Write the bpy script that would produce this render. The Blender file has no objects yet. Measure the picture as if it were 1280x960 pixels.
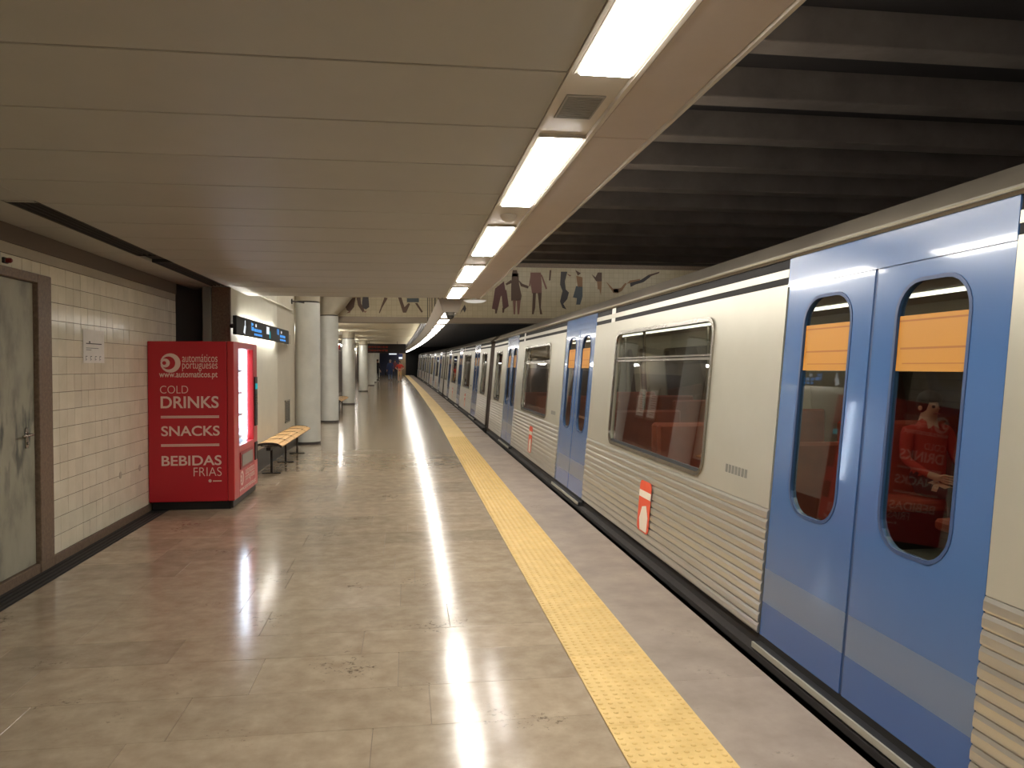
import bpy, bmesh, math, random
from mathutils import Vector, Matrix
R = random.Random(7)
S = bpy.context.scene
COL = S.collection
# ------------------------------------------------------------------ camera
cd = bpy.data.cameras.new('camera'); cam = bpy.data.objects.new('camera', cd); COL.objects.link(cam)
cd.sensor_width = 36.0; cd.lens = 958 / 1280 * 36.0; cd.clip_start = 0.05; cd.clip_end = 300
cam.location = (0, 0, 1.55)
cam.rotation_euler = (math.radians(90 - 1.316), 0, math.radians(-7.79))
S.camera = cam
# ------------------------------------------------------------------ world, light levels, exposure
LAMP = 40.0            # radiance of the platform fixtures
SIGN_LAMP = 120.0       # tube behind the exit sign
CABIN_LAMP = 4.0       # strip lights inside the train
FAR_LAMP = 17.0        # hanging fixtures past the lobby
VEND_LAMP = 32.0
UP_FILL = 22.0          # added unseen fill on the trough tops, brightens the far ceiling
WASH_FILL = 15.0        # added unseen fill on the painted beam
LOBBY_FILL = 85.0      # added unseen fill in the tall lobby past the low ceiling
TRACK_FILL = 50.0       # added unseen fill along the outer edge of the low ceiling
SIDE_LAMP = 95.0       # corridor tubes behind the pillars
world = bpy.data.worlds.new('underground'); S.world = world; world.use_nodes = True
bg = world.node_tree.nodes['Background']; bg.inputs[0].default_value = (0.9, 0.85, 0.75, 1); bg.inputs[1].default_value = 0.0
S.view_settings.view_transform = 'Standard'; S.view_settings.look = 'None'
S.view_settings.exposure = 0.0; S.view_settings.gamma = 1.0; S.view_settings.use_curve_mapping = False
S.cycles.max_bounces = 10; S.cycles.diffuse_bounces = 6; S.cycles.glossy_bounces = 5
S.cycles.transparent_max_bounces = 16; S.cycles.sample_clamp_indirect = 6.0
S.cycles.caustics_reflective = False; S.cycles.caustics_refractive = False

# ------------------------------------------------------------------ helpers
def lin(v):
    v /= 255.0
    return v / 12.92 if v <= 0.04045 else ((v + 0.055) / 1.055) ** 2.4
def rgb(r, g, b): return (lin(r), lin(g), lin(b), 1.0)
def bend_x(y): return -0.5 * ((y - 20) / 35) ** 1.4 if y > 20 else 0.0
def bend_z(y): return 0.3 * ((y - 15) / 40) ** 1.3 if y > 15 else 0.0
def bent(x, y, z): return (x + bend_x(y), y, z + bend_z(y))

class MB:
    """collects polygons for one mesh"""
    def __init__(s): s.v = []; s.f = []; s.m = []; s.mi = 0
    def add(s, vs, fs):
        o = len(s.v); s.v += [tuple(v) for v in vs]
        for f in fs: s.f.append(tuple(o + i for i in f)); s.m.append(s.mi)
        return s
    def box(s, x0, y0, z0, x1, y1, z1, rot=None, piv=None):
        vs = [Vector(p) for p in ((x0,y0,z0),(x1,y0,z0),(x1,y1,z0),(x0,y1,z0),(x0,y0,z1),(x1,y0,z1),(x1,y1,z1),(x0,y1,z1))]
        if rot is not None:
            pv = Vector(piv); vs = [pv + rot @ (v - pv) for v in vs]
        return s.add(vs, [(0,3,2,1),(4,5,6,7),(0,1,5,4),(1,2,6,5),(2,3,7,6),(3,0,4,7)])
    def cbox(s, x0, y0, z0, x1, y1, z1, b):
        """box with chamfered vertical and horizontal edges (24 verts)"""
        bm = bmesh.new(); bmesh.ops.create_cube(bm, size=1.0)
        for v in bm.verts:
            v.co = Vector(((x0+x1)/2 + v.co.x*(x1-x0), (y0+y1)/2 + v.co.y*(y1-y0), (z0+z1)/2 + v.co.z*(z1-z0)))
        bmesh.ops.bevel(bm, geom=bm.edges[:], offset=b, segments=1, affect='EDGES')
        bm.verts.index_update()
        s.add([v.co.copy() for v in bm.verts], [[v.index for v in f.verts] for f in bm.faces]); bm.free(); return s
    def prism(s, poly, fn, a, b):
        """poly of (p,q), extruded between a and b along the third coordinate: fn(p,q,t)->xyz"""
        n = len(poly)
        vs = [fn(p, q, a) for p, q in poly] + [fn(p, q, b) for p, q in poly]
        fs = [(i, (i+1) % n, n + (i+1) % n, n + i) for i in range(n)]
        fs += [tuple(range(n-1, -1, -1)), tuple(range(n, 2*n))]
        return s.add(vs, fs)
    def lathe(s, prof, cx, cy, n=24, axis='z', cap=True, z0=0.0):
        vs = []
        for r, h in prof:
            for k in range(n):
                a = 2*math.pi*k/n
                p = (cx + r*math.cos(a), cy + r*math.sin(a), z0 + h)
                vs.append(p)
        if axis == 'x': vs = [(z, x, y) for x, y, z in vs]
        elif axis == 'y': vs = [(x, z, y) for x, y, z in vs]
        fs = []
        for j in range(len(prof)-1):
            for k in range(n):
                fs.append((j*n+k, j*n+(k+1) % n, (j+1)*n+(k+1) % n, (j+1)*n+k))
        if cap:
            fs.append(tuple(range(n-1, -1, -1))); fs.append(tuple((len(prof)-1)*n + k for k in range(n)))
        return s.add(vs, fs)
    def tube(s, pts, r, n=8):
        pts = [Vector(p) for p in pts]; vs = []; m = len(pts)
        for i, p in enumerate(pts):
            d = (pts[min(i+1, m-1)] - pts[max(i-1, 0)]).normalized()
            up = Vector((0,0,1)) if abs(d.z) < 0.9 else Vector((1,0,0))
            u = d.cross(up).normalized(); w = d.cross(u)
            for k in range(n):
                a = 2*math.pi*k/n; vs.append(p + u*r*math.cos(a) + w*r*math.sin(a))
        fs = [(i*n+k, i*n+(k+1) % n, (i+1)*n+(k+1) % n, (i+1)*n+k) for i in range(m-1) for k in range(n)]
        fs += [tuple(range(n)), tuple((m-1)*n + k for k in range(n))]
        return s.add(vs, fs)
    def mesh(s, name, mats, smooth=False, auto=None):
        me = bpy.data.meshes.new(name); me.from_pydata(s.v, [], s.f)
        if not isinstance(mats, (list, tuple)): mats = [mats]
        for m in mats: me.materials.append(m)
        for p, i in zip(me.polygons, s.m): p.material_index = i
        bm = bmesh.new(); bm.from_mesh(me); bmesh.ops.recalc_face_normals(bm, faces=bm.faces[:]); bm.to_mesh(me); bm.free()
        if smooth:
            me.polygons.foreach_set('use_smooth', [True]*len(me.polygons))
            if auto is not None: me.set_sharp_from_angle(angle=math.radians(auto))
        return me
    def obj(s, name, mats, parent=None, loc=(0,0,0), smooth=False, auto=40):
        return link(name, s.mesh(name, mats, smooth, auto), parent, loc)
def link(name, me, parent=None, loc=(0,0,0), rot=(0,0,0)):
    o = bpy.data.objects.new(name, me); COL.objects.link(o); o.location = loc; o.rotation_euler = rot
    if parent: o.parent = parent
    return o
def tag(o, label, cat, group=None, kind=None):
    o['label'] = label; o['category'] = cat
    if group: o['group'] = group
    if kind: o['kind'] = kind
    return o
def thing(name, label, cat, loc=(0,0,0), rot=(0,0,0), group=None, kind=None):
    return tag(link(name, None, None, loc, rot), label, cat, group, kind)
def struct(name, label, cat, loc=(0,0,0)): return thing(name, label, cat, loc, kind='structure')
def clone(o, parent=None):
    c = o.copy(); COL.objects.link(c); c.parent = parent
    for ch in KIDS.get(o.name, list(o.children)): clone(ch, c)
    return c
KIDS = {}

# ------------------------------------------------------------------ materials
def mat(name, col, rough=0.5, metal=0.0, spec=0.5, emit=None, estr=0.0, coat=0.0):
    m = bpy.data.materials.new(name); m.use_nodes = True
    b = m.node_tree.nodes['Principled BSDF']
    b.inputs['Base Color'].default_value = col; b.inputs['Roughness'].default_value = rough
    b.inputs['Metallic'].default_value = metal; b.inputs['Specular IOR Level'].default_value = spec
    b.inputs['Coat Weight'].default_value = coat; b.inputs['Coat Roughness'].default_value = 0.06
    if emit: b.inputs['Emission Color'].default_value = emit; b.inputs['Emission Strength'].default_value = estr
    return m
def nodes(m): return m.node_tree.nodes, m.node_tree.links, m.node_tree.nodes['Principled BSDF']
def mottled(name, c1, c2, scale=6.0, rough=(0.4, 0.55), metal=0.0, bump=0.0, detail=5.0, stretch=(1,1,1), rand=0.0, spec=0.5, world=True, c3=None, spots=0.0, coat=0.0):
    """noise between two colours in object or world position, optional per-piece variation and dark pits"""
    m = mat(name, c1, 0.5, metal, spec, coat=coat); N, L, B = nodes(m)
    if world:
        g = N.new('ShaderNodeNewGeometry'); src = g.outputs['Position']
    else:
        g = N.new('ShaderNodeTexCoord'); src = g.outputs['Object']
    mp = N.new('ShaderNodeMapping'); mp.inputs['Scale'].default_value = stretch; L.new(src, mp.inputs['Vector'])
    no = N.new('ShaderNodeTexNoise'); no.inputs['Scale'].default_value = scale; no.inputs['Detail'].default_value = detail
    no.inputs['Roughness'].default_value = 0.62
    L.new(mp.outputs[0], no.inputs['Vector'])
    cr = N.new('ShaderNodeValToRGB'); cr.color_ramp.elements[0].position = 0.32; cr.color_ramp.elements[1].position = 0.68
    cr.color_ramp.elements[0].color = c1; cr.color_ramp.elements[1].color = c2
    if c3:
        e = cr.color_ramp.elements.new(0.5); e.color = c3
    L.new(no.outputs['Fac'], cr.inputs['Fac']); out = cr.outputs['Color']
    if rand:
        oi = N.new('ShaderNodeObjectInfo'); mr = N.new('ShaderNodeMapRange')
        mr.inputs['To Min'].default_value = 1 - rand; mr.inputs['To Max'].default_value = 1 + rand * 0.6
        L.new(oi.outputs['Random'], mr.inputs['Value'])
        hs = N.new('ShaderNodeHueSaturation'); L.new(mr.outputs[0], hs.inputs['Value']); L.new(out, hs.inputs['Color']); out = hs.outputs['Color']
    if spots:
        n2 = N.new('ShaderNodeTexNoise'); n2.inputs['Scale'].default_value = 26; n2.inputs['Detail'].default_value = 6; n2.inputs['Roughness'].default_value = 0.75
        L.new(src, n2.inputs['Vector'])
        n3 = N.new('ShaderNodeTexNoise'); n3.inputs['Scale'].default_value = 1.7; L.new(src, n3.inputs['Vector'])
        ml = N.new('ShaderNodeMath'); ml.operation = 'MULTIPLY'; L.new(n2.outputs['Fac'], ml.inputs[0]); L.new(n3.outputs['Fac'], ml.inputs[1])
        c2r = N.new('ShaderNodeValToRGB'); c2r.color_ramp.elements[0].position = 0.36; c2r.color_ramp.elements[1].position = 0.43
        c2r.color_ramp.elements[0].color = (0,0,0,1); c2r.color_ramp.elements[1].color = (spots,)*3 + (1,)
        L.new(ml.outputs[0], c2r.inputs['Fac'])
        mx = N.new('ShaderNodeMix'); mx.data_type = 'RGBA'; L.new(c2r.outputs['Color'], mx.inputs[0]); L.new(out, mx.inputs[6])
        mx.inputs[7].default_value = tuple(v*0.28 for v in c1[:3]) + (1,); out = mx.outputs[2]
    L.new(out, B.inputs['Base Color'])
    rr = N.new('ShaderNodeMapRange'); rr.inputs['To Min'].default_value = rough[0]; rr.inputs['To Max'].default_value = rough[1]
    L.new(no.outputs['Fac'], rr.inputs['Value']); L.new(rr.outputs[0], B.inputs['Roughness'])
    if bump:
        bp = N.new('ShaderNodeBump'); bp.inputs['Strength'].default_value = bump; bp.inputs['Distance'].default_value = 0.004
        L.new(no.outputs['Fac'], bp.inputs['Height']); L.new(bp.outputs[0], B.inputs['Normal'])
    return m
def emis(name, col, st):
    m = bpy.data.materials.new(name); m.use_nodes = True; N = m.node_tree.nodes; N.clear()
    e = N.new('ShaderNodeEmission'); e.inputs[0].default_value = col; e.inputs[1].default_value = st
    o = N.new('ShaderNodeOutputMaterial'); m.node_tree.links.new(e.outputs[0], o.inputs[0]); return m
def glass(name, tint, gain=1.0, base=0.05, rough=0.02):
    m = bpy.data.materials.new(name); m.use_nodes = True; N = m.node_tree.nodes; L = m.node_tree.links; N.clear()
    t = N.new('ShaderNodeBsdfTransparent'); t.inputs[0].default_value = tint
    g = N.new('ShaderNodeBsdfGlossy'); g.inputs['Roughness'].default_value = rough
    f = N.new('ShaderNodeFresnel'); f.inputs['IOR'].default_value = 1.5
    ma = N.new('ShaderNodeMath'); ma.operation = 'MULTIPLY_ADD'; ma.inputs[1].default_value = gain; ma.inputs[2].default_value = base; ma.use_clamp = True
    L.new(f.outputs[0], ma.inputs[0])
    ge = N.new('ShaderNodeNewGeometry'); iv = N.new('ShaderNodeMath'); iv.operation = 'SUBTRACT'; iv.inputs[0].default_value = 1.0; L.new(ge.outputs['Backfacing'], iv.inputs[1])
    mu = N.new('ShaderNodeMath'); mu.operation = 'MULTIPLY'; L.new(ma.outputs[0], mu.inputs[0]); L.new(iv.outputs[0], mu.inputs[1]); mx = N.new('ShaderNodeMixShader'); L.new(mu.outputs[0], mx.inputs[0])
    L.new(t.outputs[0], mx.inputs[1]); L.new(g.outputs[0], mx.inputs[2])
    o = N.new('ShaderNodeOutputMaterial'); L.new(mx.outputs[0], o.inputs[0]); return m

M = {}
M['slab'] = mottled('polished_stone', rgb(156,138,116), rgb(180,163,140), 7.0, (0.13,0.17), rand=0.14, c3=rgb(167,150,128), spots=0.85, spec=0.4, detail=9.0)
M['slab_far'] = mottled('polished_stone_far', rgb(148,133,114), rgb(176,162,142), 2.2, (0.13,0.17), stretch=(0.4,1,1), c3=rgb(158,143,124))
M['coping'] = mottled('worn_stone', rgb(136,121,109), rgb(164,149,135), 3.4, (0.42,0.6), rand=0.10, bump=0.04, spots=0.5)
M['grout'] = mat('grout', rgb(140,125,107), 0.6)
M['tactile'] = mottled('yellow_tactile', rgb(210,176,108), rgb(226,194,126), 9, (0.45,0.6), rand=0.05, spots=0.35)
M['ceil'] = mottled('painted_metal_panel', rgb(164,162,155), rgb(169,167,160), 3.0, (0.5,0.58), rand=0.03)
M['ceil_pink'] = mottled('painted_plaster', rgb(181,168,156), rgb(189,176,164), 3.0, (0.5,0.6))
M['ceil_dark'] = mat('dark_concrete', rgb(70,66,64), 0.9)  # darker tone than the ribs
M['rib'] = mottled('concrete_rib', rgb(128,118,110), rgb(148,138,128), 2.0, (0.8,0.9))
M['black'] = mat('black_gap', rgb(22,20,19), 0.8)
M['slot'] = mat('slot_dark', rgb(50,46,44), 0.7)
M['tile'] = mottled('glazed_tile', rgb(224,216,192), rgb(236,228,206), 4.0, (0.10,0.18), rand=0.05)
M['tile_grout'] = mat('tile_grout', rgb(92,82,62), 0.85)
M['granite'] = mottled('brown_granite', rgb(104,86,70), rgb(134,114,96), 40, (0.35,0.5))
M['granite_grey'] = mottled('grey_granite', rgb(48,44,41), rgb(78,72,67), 60, (0.3,0.45))
M['steel_door'] = mottled('scuffed_door', rgb(126,124,110), rgb(168,164,146), 3.0, (0.45,0.6), c3=rgb(158,154,136), stretch=(1,1.2,0.7))
M['chrome'] = mat('chrome', rgb(170,165,155), 0.25, 1.0)
M['dark_metal'] = mat('dark_metal', rgb(58,54,50), 0.45, 0.6)
M['wall_white'] = mottled('white_plaster', rgb(206,202,186), rgb(218,214,198), 1.5, (0.45,0.6))
M['wall_cream'] = mottled('cream_plaster', rgb(160,150,130), rgb(178,168,148), 1.5, (0.6,0.7))
M['far_panel'] = mottled('far_ceiling_paint', rgb(206,196,168), rgb(214,204,176), 1.5, (0.5,0.6))
M['pillar'] = mottled('painted_pillar', rgb(206,206,198), rgb(218,218,210), 3.0, (0.25,0.35))
M['red'] = mat('vending_red', rgb(188,28,44), 0.42, coat=0.1)
M['red_front'] = mat('vending_red_front', rgb(196,52,56), 0.35, coat=0.2)
M['print'] = mat('pale_print', rgb(232,200,190), 0.6)
M['paper'] = mottled('paper', rgb(228,223,215), rgb(236,231,224), 8, (0.8,0.9))
M['ink'] = mat('ink', rgb(60,58,58), 0.8)
M['wood'] = mottled('bench_wood', rgb(196,150,92), rgb(222,180,122), 3, (0.4,0.5), stretch=(12,1,12), rand=0.1)
M['steel'] = mottled('brushed_steel', rgb(198,194,184), rgb(210,206,196), 2, (0.26,0.36), metal=0.85, stretch=(1,0.2,6), world=False)
M['steel_cream'] = mottled('satin_steel', rgb(178,174,158), rgb(188,184,168), 1.2, (0.30,0.40), metal=0.45, world=False)
M['roof'] = mottled('train_roof', rgb(118,110,98), rgb(136,128,114), 2, (0.35,0.5), metal=0.5, world=False)
M['blue'] = mat('door_blue', rgb(64,97,144), 0.24, coat=0.5)
M['blue_low'] = mat('door_blue_low', rgb(52,87,142), 0.25, coat=0.5)
M['blue_stripe'] = mat('door_grey_stripe', rgb(88,107,136), 0.3, coat=0.4)
M['rubber'] = mat('rubber', rgb(30,30,32), 0.6)
M['seal_blue'] = mat('seal_blue', rgb(44,66,104), 0.5)
M['skirt'] = mottled('sooty_skirt', rgb(36,32,29), rgb(48,42,38), 3, (0.6,0.8))
M['bellows'] = mottled('bellows', rgb(58,45,37), rgb(72,57,47), 4, (0.7,0.8))
M['glass'] = glass('train_glass', (0.78,0.80,0.74,1), 1.25, 0.05)
M['glass_clear'] = glass('clear_glass', (0.92,0.95,0.97,1), 0.8, 0.0)
M['orange'] = mat('orange_map', rgb(178,122,34), 0.55, emit=None)
M['orange_ink'] = mat('orange_map_ink', rgb(150,92,30), 0.6)
M['seat_red'] = mottled('seat_fabric', rgb(150,62,40), rgb(172,78,50), 8, (0.7,0.85))
M['cabin'] = mat('cabin_panel', rgb(176,170,150), 0.5)
M['cabin_floor'] = mat('cabin_floor', rgb(112,108,98), 0.6)
M['sticker_red'] = mat('sticker_red', rgb(228,84,50), 0.5)
M['sticker_white'] = mat('sticker_white', rgb(240,226,206), 0.5)
M['grey_mark'] = mat('grey_mark', rgb(120,118,110), 0.5)
M['mural'] = None
M['lamp'] = emis('lamp', (1.0,0.955,0.88,1), LAMP)
M['lamp_far'] = emis('lamp_far', (1.0,0.955,0.88,1), FAR_LAMP)
M['fill_lobby'] = emis('fill_lobby', (1.0,0.95,0.86,1), LOBBY_FILL)
M['fill_wash'] = emis('fill_wash', (1.0,0.95,0.86,1), WASH_FILL)
M['fill_up'] = emis('fill_up', (1.0,0.96,0.88,1), UP_FILL)
M['fill_track'] = emis('fill_track', (1.0,0.95,0.90,1), TRACK_FILL)
M['lamp_side'] = emis('lamp_side', (1.0,0.97,0.90,1), SIDE_LAMP)
M['lamp_sign'] = emis('lamp_sign', (1.0,0.97,0.88,1), SIGN_LAMP)
M['lamp_cabin'] = emis('lamp_cabin', (1.0,0.95,0.84,1), CABIN_LAMP)
M['led'] = emis('vending_led', (0.80,0.88,1.0,1), VEND_LAMP)
M['led_red'] = emis('led_red', (1.0,0.10,0.05,1), 2.2)
M['fix'] = mat('fixture_white', rgb(200,192,178), 0.45)
M['sign_black'] = mat('sign_black', rgb(16,18,24), 0.5)
M['sign_blue'] = emis('sign_blue', (0.10,0.38,0.95,1), 1.2)
M['sign_white'] = emis('sign_white', (0.9,0.95,1.0,1), 1.0)
M['sign_teal'] = emis('sign_teal', (0.05,0.5,0.55,1), 0.8)
M['navy'] = mat('navy_panel', rgb(46,52,78), 0.6)
M['tan'] = mat('tan_panel', rgb(150,128,100), 0.6)
M['brown_wall'] = mottled('brown_wall', rgb(78,62,52), rgb(98,80,68), 2, (0.5,0.6))

def mural_mat():
    m = mottled('mural_tile', rgb(176,162,134), rgb(190,176,148), 2.0, (0.3,0.4)); N, L, B = nodes(m)
    g = N.new('ShaderNodeNewGeometry'); sp = N.new('ShaderNodeSeparateXYZ'); L.new(g.outputs['Position'], sp.inputs[0])
    cb = N.new('ShaderNodeCombineXYZ'); L.new(sp.outputs['X'], cb.inputs['X']); L.new(sp.outputs['Z'], cb.inputs['Y'])
    br = N.new('ShaderNodeTexBrick'); br.offset = 0.0; br.inputs['Scale'].default_value = 1.0
    br.inputs['Brick Width'].default_value = 0.142; br.inputs['Row Height'].default_value = 0.142; br.inputs['Mortar Size'].default_value = 0.004
    br.inputs['Color1'].default_value = rgb(186,172,142); br.inputs['Color2'].default_value = rgb(178,164,134); br.inputs['Mortar'].default_value = rgb(158,144,116)
    L.new(cb.outputs[0], br.inputs['Vector']); L.new(br.outputs['Color'], B.inputs['Base Color']); return m
M['mural'] = mural_mat()

def door_scuffs(m):
    """dark rubbed patches on the service door"""
    N, L, B = nodes(m); src = B.inputs['Base Color'].links[0].from_socket
    g = N.new('ShaderNodeNewGeometry'); mp = N.new('ShaderNodeMapping'); mp.inputs['Scale'].default_value = (1, 5, 1.6); L.new(g.outputs['Position'], mp.inputs['Vector'])
    n = N.new('ShaderNodeTexNoise'); n.inputs['Scale'].default_value = 2.4; n.inputs['Detail'].default_value = 8; L.new(mp.outputs[0], n.inputs['Vector'])
    sp = N.new('ShaderNodeSeparateXYZ'); L.new(g.outputs['Position'], sp.inputs[0])
    r1 = N.new('ShaderNodeMapRange'); r1.inputs['From Min'].default_value = 0.45; r1.inputs['From Max'].default_value = 0.95; r1.inputs['To Max'].default_value = 1.0; L.new(sp.outputs['Z'], r1.inputs['Value'])
    r2 = N.new('ShaderNodeMapRange'); r2.inputs['From Min'].default_value = 1.55; r2.inputs['From Max'].default_value = 1.15; L.new(sp.outputs['Z'], r2.inputs['Value'])
    m1 = N.new('ShaderNodeMath'); m1.operation = 'MULTIPLY'; L.new(r1.outputs[0], m1.inputs[0]); L.new(r2.outputs[0], m1.inputs[1])
    cr = N.new('ShaderNodeValToRGB'); cr.color_ramp.elements[0].position = 0.48; cr.color_ramp.elements[1].position = 0.66; L.new(n.outputs['Fac'], cr.inputs['Fac'])
    m2 = N.new('ShaderNodeMath'); m2.operation = 'MULTIPLY'; L.new(m1.outputs[0], m2.inputs[0]); L.new(cr.outputs['Color'], m2.inputs[1])
    mx = N.new('ShaderNodeMix'); mx.data_type = 'RGBA'; L.new(m2.outputs[0], mx.inputs[0]); L.new(src, mx.inputs[6]); mx.inputs[7].default_value = rgb(74,78,74)
    L.new(mx.outputs[2], B.inputs['Base Color'])
door_scuffs(M['steel_door'])

# ------------------------------------------------------------------ text
def text_mesh(body, w, h, bold=0.0, depth=0.0015):
    """flat lettering scaled to w x h, lower-left corner at 0,0 in its own x,y plane"""
    c = bpy.data.curves.new('lettering', 'FONT'); c.body = body; c.size = 1.0; c.offset = bold; c.extrude = 0.01
    o = bpy.data.objects.new('lettering', c); COL.objects.link(o)
    dg = bpy.context.evaluated_depsgraph_get(); dg.update()
    me = bpy.data.meshes.new_from_object(o.evaluated_get(dg), depsgraph=dg)
    bpy.data.objects.remove(o); bpy.data.curves.remove(c)
    xs = [v.co.x for v in me.vertices]; ys = [v.co.y for v in me.vertices]
    x0, x1, y0, y1 = min(xs), max(xs), min(ys), max(ys)
    for v in me.vertices:
        v.co = Vector(((v.co.x - x0)/(x1-x0)*w, (v.co.y - y0)/(y1-y0)*h, (v.co.z/0.02 + 0.5)*depth))
    return me
FACE_S = Matrix(((1,0,0,0),(0,0,-1,0),(0,1,0,0),(0,0,0,1)))      # read looking along +Y
FACE_E = Matrix(((0,0,1,0),(1,0,0,0),(0,1,0,0),(0,0,0,1)))       # read looking along -X
def put_text(name, body, w, h, mats, parent, loc, face, bold=0.0):
    me = text_mesh(body, w, h, bold); me.transform(face); me.materials.clear(); me.materials.append(mats)
    return link(name, me, parent, loc)
def lettering_plates(boxes, face_fn, d=0.0015):
    b = MB()
    for (u0, v0, u1, v1) in boxes:
        b.add([face_fn(u, v, t) for t in (0, d) for u, v in ((u0,v0),(u1,v0),(u1,v1),(u0,v1))],
              [(0,1,2,3),(4,5,6,7),(0,1,5,4),(1,2,6,5),(2,3,7,6),(3,0,4,7)])
    return b

# ================================================================== THE SETTING
LEFT, GUT, EDGE, STRIP0, STRIP1 = -2.75, -2.55, 1.786, 0.85, 1.272
Y0, Y1 = -7.0, 84.0
HC = 2.54                       # low ceiling
LOW_END = 11.1
ys_long = [Y0, 0, 10, 15, 20, 24, 28, 32, 36, 40, 45, 50, 55, 60, 65, 70, 75, 80, 84]
def long_box(b, x0, z0, x1, z1, ya=Y0, yb=Y1):
    """a bar that follows the line of the platform"""
    ys = [ya] + [y for y in ys_long if ya < y < yb] + [yb]
    vs = []
    for y in ys:
        for x, z in ((x0,z0),(x1,z0),(x1,z1),(x0,z1)): vs.append(bent(x, y, z))
    n = len(ys)
    fs = [(i*4+k, i*4+(k+1) % 4, (i+1)*4+(k+1) % 4, (i+1)*4+k) for i in range(n-1) for k in range(4)]
    fs += [(3,2,1,0), tuple((n-1)*4+k for k in range(4))]
    return b.add(vs, fs)

# ---- floor
floor = struct('floor', 'polished beige stone platform floor laid in slabs beside the train', 'floor')
b = MB(); long_box(b, LEFT-1.2, -0.30, EDGE-0.12, -0.006); b.obj('floor_bed', M['grout'], floor)
b = MB(); long_box(b, EDGE-0.14, -1.2, EDGE-0.12, -0.022); b.obj('platform_face', M['skirt'], floor)
SLAB_END = 14.0
slab_meshes = {}
def slab(x0, x1, y0, y1, mk='slab', name='slab'):
    g = 0.0012 if mk == 'slab' else 0.0004; w, d = round(x1-x0, 3), round(y1-y0, 3)
    key = (w, d, mk)
    if key not in slab_meshes:
        q = MB(); q.cbox(g, g, -0.006, w-g, d-g, 0.0, 0.0008 if mk == 'slab' else 0.0003); slab_meshes[key] = q.mesh(name, M[mk])
    o = link(name, slab_meshes[key], floor, bent(x0, y0, 0.0)); o.location.z -= R.random()*0.0004; return o
rows = [0.45, 0.42, 0.45, 0.36, 0.45, 0.50, 0.42]
y = -0.2; k = 0
while y < SLAB_END:
    d = rows[k % 7]; x = GUT; first = True
    while x < STRIP0 - 0.01:
        w = R.choice([0.7, 0.8, 0.9, 1.0, 1.1]) if not first else R.choice([0.4, 0.55, 0.7, 0.85])
        first = False
        if STRIP0 - (x + w) < 0.35: w = STRIP0 - x
        slab(x, x+w, y, y+d); x += w
    y += d; k += 1
FAR_START = y
b = MB(); long_box(b, GUT, -0.022, STRIP0, 0.0, FAR_START, Y1); o = b.obj('far_slabs', M['slab_far'], floor); o['kind'] = 'stuff'
b = MB(); long_box(b, -4.2, -0.022, GUT, 0.0, 15.3, Y1); o = b.obj('side_slabs', M['slab_far'], floor); o['kind'] = 'stuff'
b = MB(); b.box(GUT, Y0, -0.022, STRIP0, -0.2, 0); b.obj('rear_slabs', M['slab_far'], floor)
# edge stones
y = -1.2
while y < 82:
    slab(STRIP1, EDGE, y, y+1.2, 'coping', 'edge_stone'); y += 1.2
# drain gutter along the wall
b = MB(); b.box(LEFT+0.001, Y0, -0.05, GUT, 10.0, -0.004); b.obj('gutter', M['black'], floor)
q = MB()
for i in range(4):
    q.box(LEFT+0.02+i*0.045, Y0, -0.004, LEFT+0.045+i*0.045, 8.5, 0.0)
q.obj('gutter_grate', M['slot'], floor)

# ---- yellow tactile strip: one tile per 0.8 m
def tactile_mesh(nx, ny, sides):
    q = MB(); g = 0.0015; W = STRIP1-STRIP0
    q.cbox(g, g, -0.006, W-g, 0.8-g, 0.0025, 0.001)
    for i in range(nx):
        for j in range(ny):
            cx = (i+0.5)*W/nx; cy = (j+0.5)*0.8/ny
            q.lathe([(0.0125, 0.0025), (0.0105, 0.006), (0.006, 0.0075)], cx, cy, sides)
    return q.mesh('tactile_tile', M['tactile'], True, 30)
near_tile = tactile_mesh(9, 17, 8); mid_tile = tactile_mesh(9, 17, 4); far_tile = tactile_mesh(0, 0, 3)
path = struct('trim_1', 'yellow tactile warning strip of studded tiles along the platform edge', 'tactile strip')
y = -0.02
while y < 83:
    me = near_tile if y < 9 else (mid_tile if y < 16 else far_tile)
    o = link('tactile_tile', me, path, bent(STRIP0, y, 0))
    if y > 15: o.rotation_euler = (math.atan((bend_z(y+0.8)-bend_z(y))/0.8), 0, math.atan(-(bend_x(y+0.8)-bend_x(y))/0.8))
    y += 0.8

# ---- tiled left wall with service door
wl = struct('wall_left', 'cream glazed tile wall between the service door and red vending machine', 'wall')
b = MB()
b.box(LEFT-0.25, 6.27, -0.3, LEFT-0.0022, 9.66, HC+0.3)      # right of the door
b.box(LEFT-0.25, Y0, -0.3, LEFT-0.0022, 4.98, HC+0.3)        # before the door
b.box(LEFT-0.25, 4.98, 2.2, LEFT-0.0022, 6.27, HC+0.3)       # over the door
b.obj('wall_core', M['tile_grout'], wl)
TP = 0.1425
q = MB(); q.cbox(-0.012, 0.0016, 0.0016, 0.0, TP-0.0016, 0.1415-0.0016, 0.0015); tile_me = q.mesh('tile', M['tile'])
def tile(iy, iz, y0=6.40):
    link('tile', tile_me, wl, (LEFT + R.uniform(-0.0006, 0.0006), y0+iy*TP, 0.07+iz*0.1415),
         (R.uniform(-0.003,0.003), R.uniform(-0.007,0.007), R.uniform(-0.007,0.007)))
for iz in range(16):
    for iy in range(23):
        if iy < 16 or iz >= 12: tile(iy, iz)
for iy in range(-8, 0): tile(iy, 15)
b = MB()
for iz in range(16):
    for iy in range(-48, -10): b.box(LEFT-0.012, 6.40+iy*TP+0.0016, 0.07+iz*0.1415+0.0016, LEFT, 6.40+(iy+1)*TP-0.0016, 0.07+(iz+1)*0.1415-0.0016)
o = b.obj('rear_tiles', M['tile'], wl); o['kind'] = 'stuff'
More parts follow.
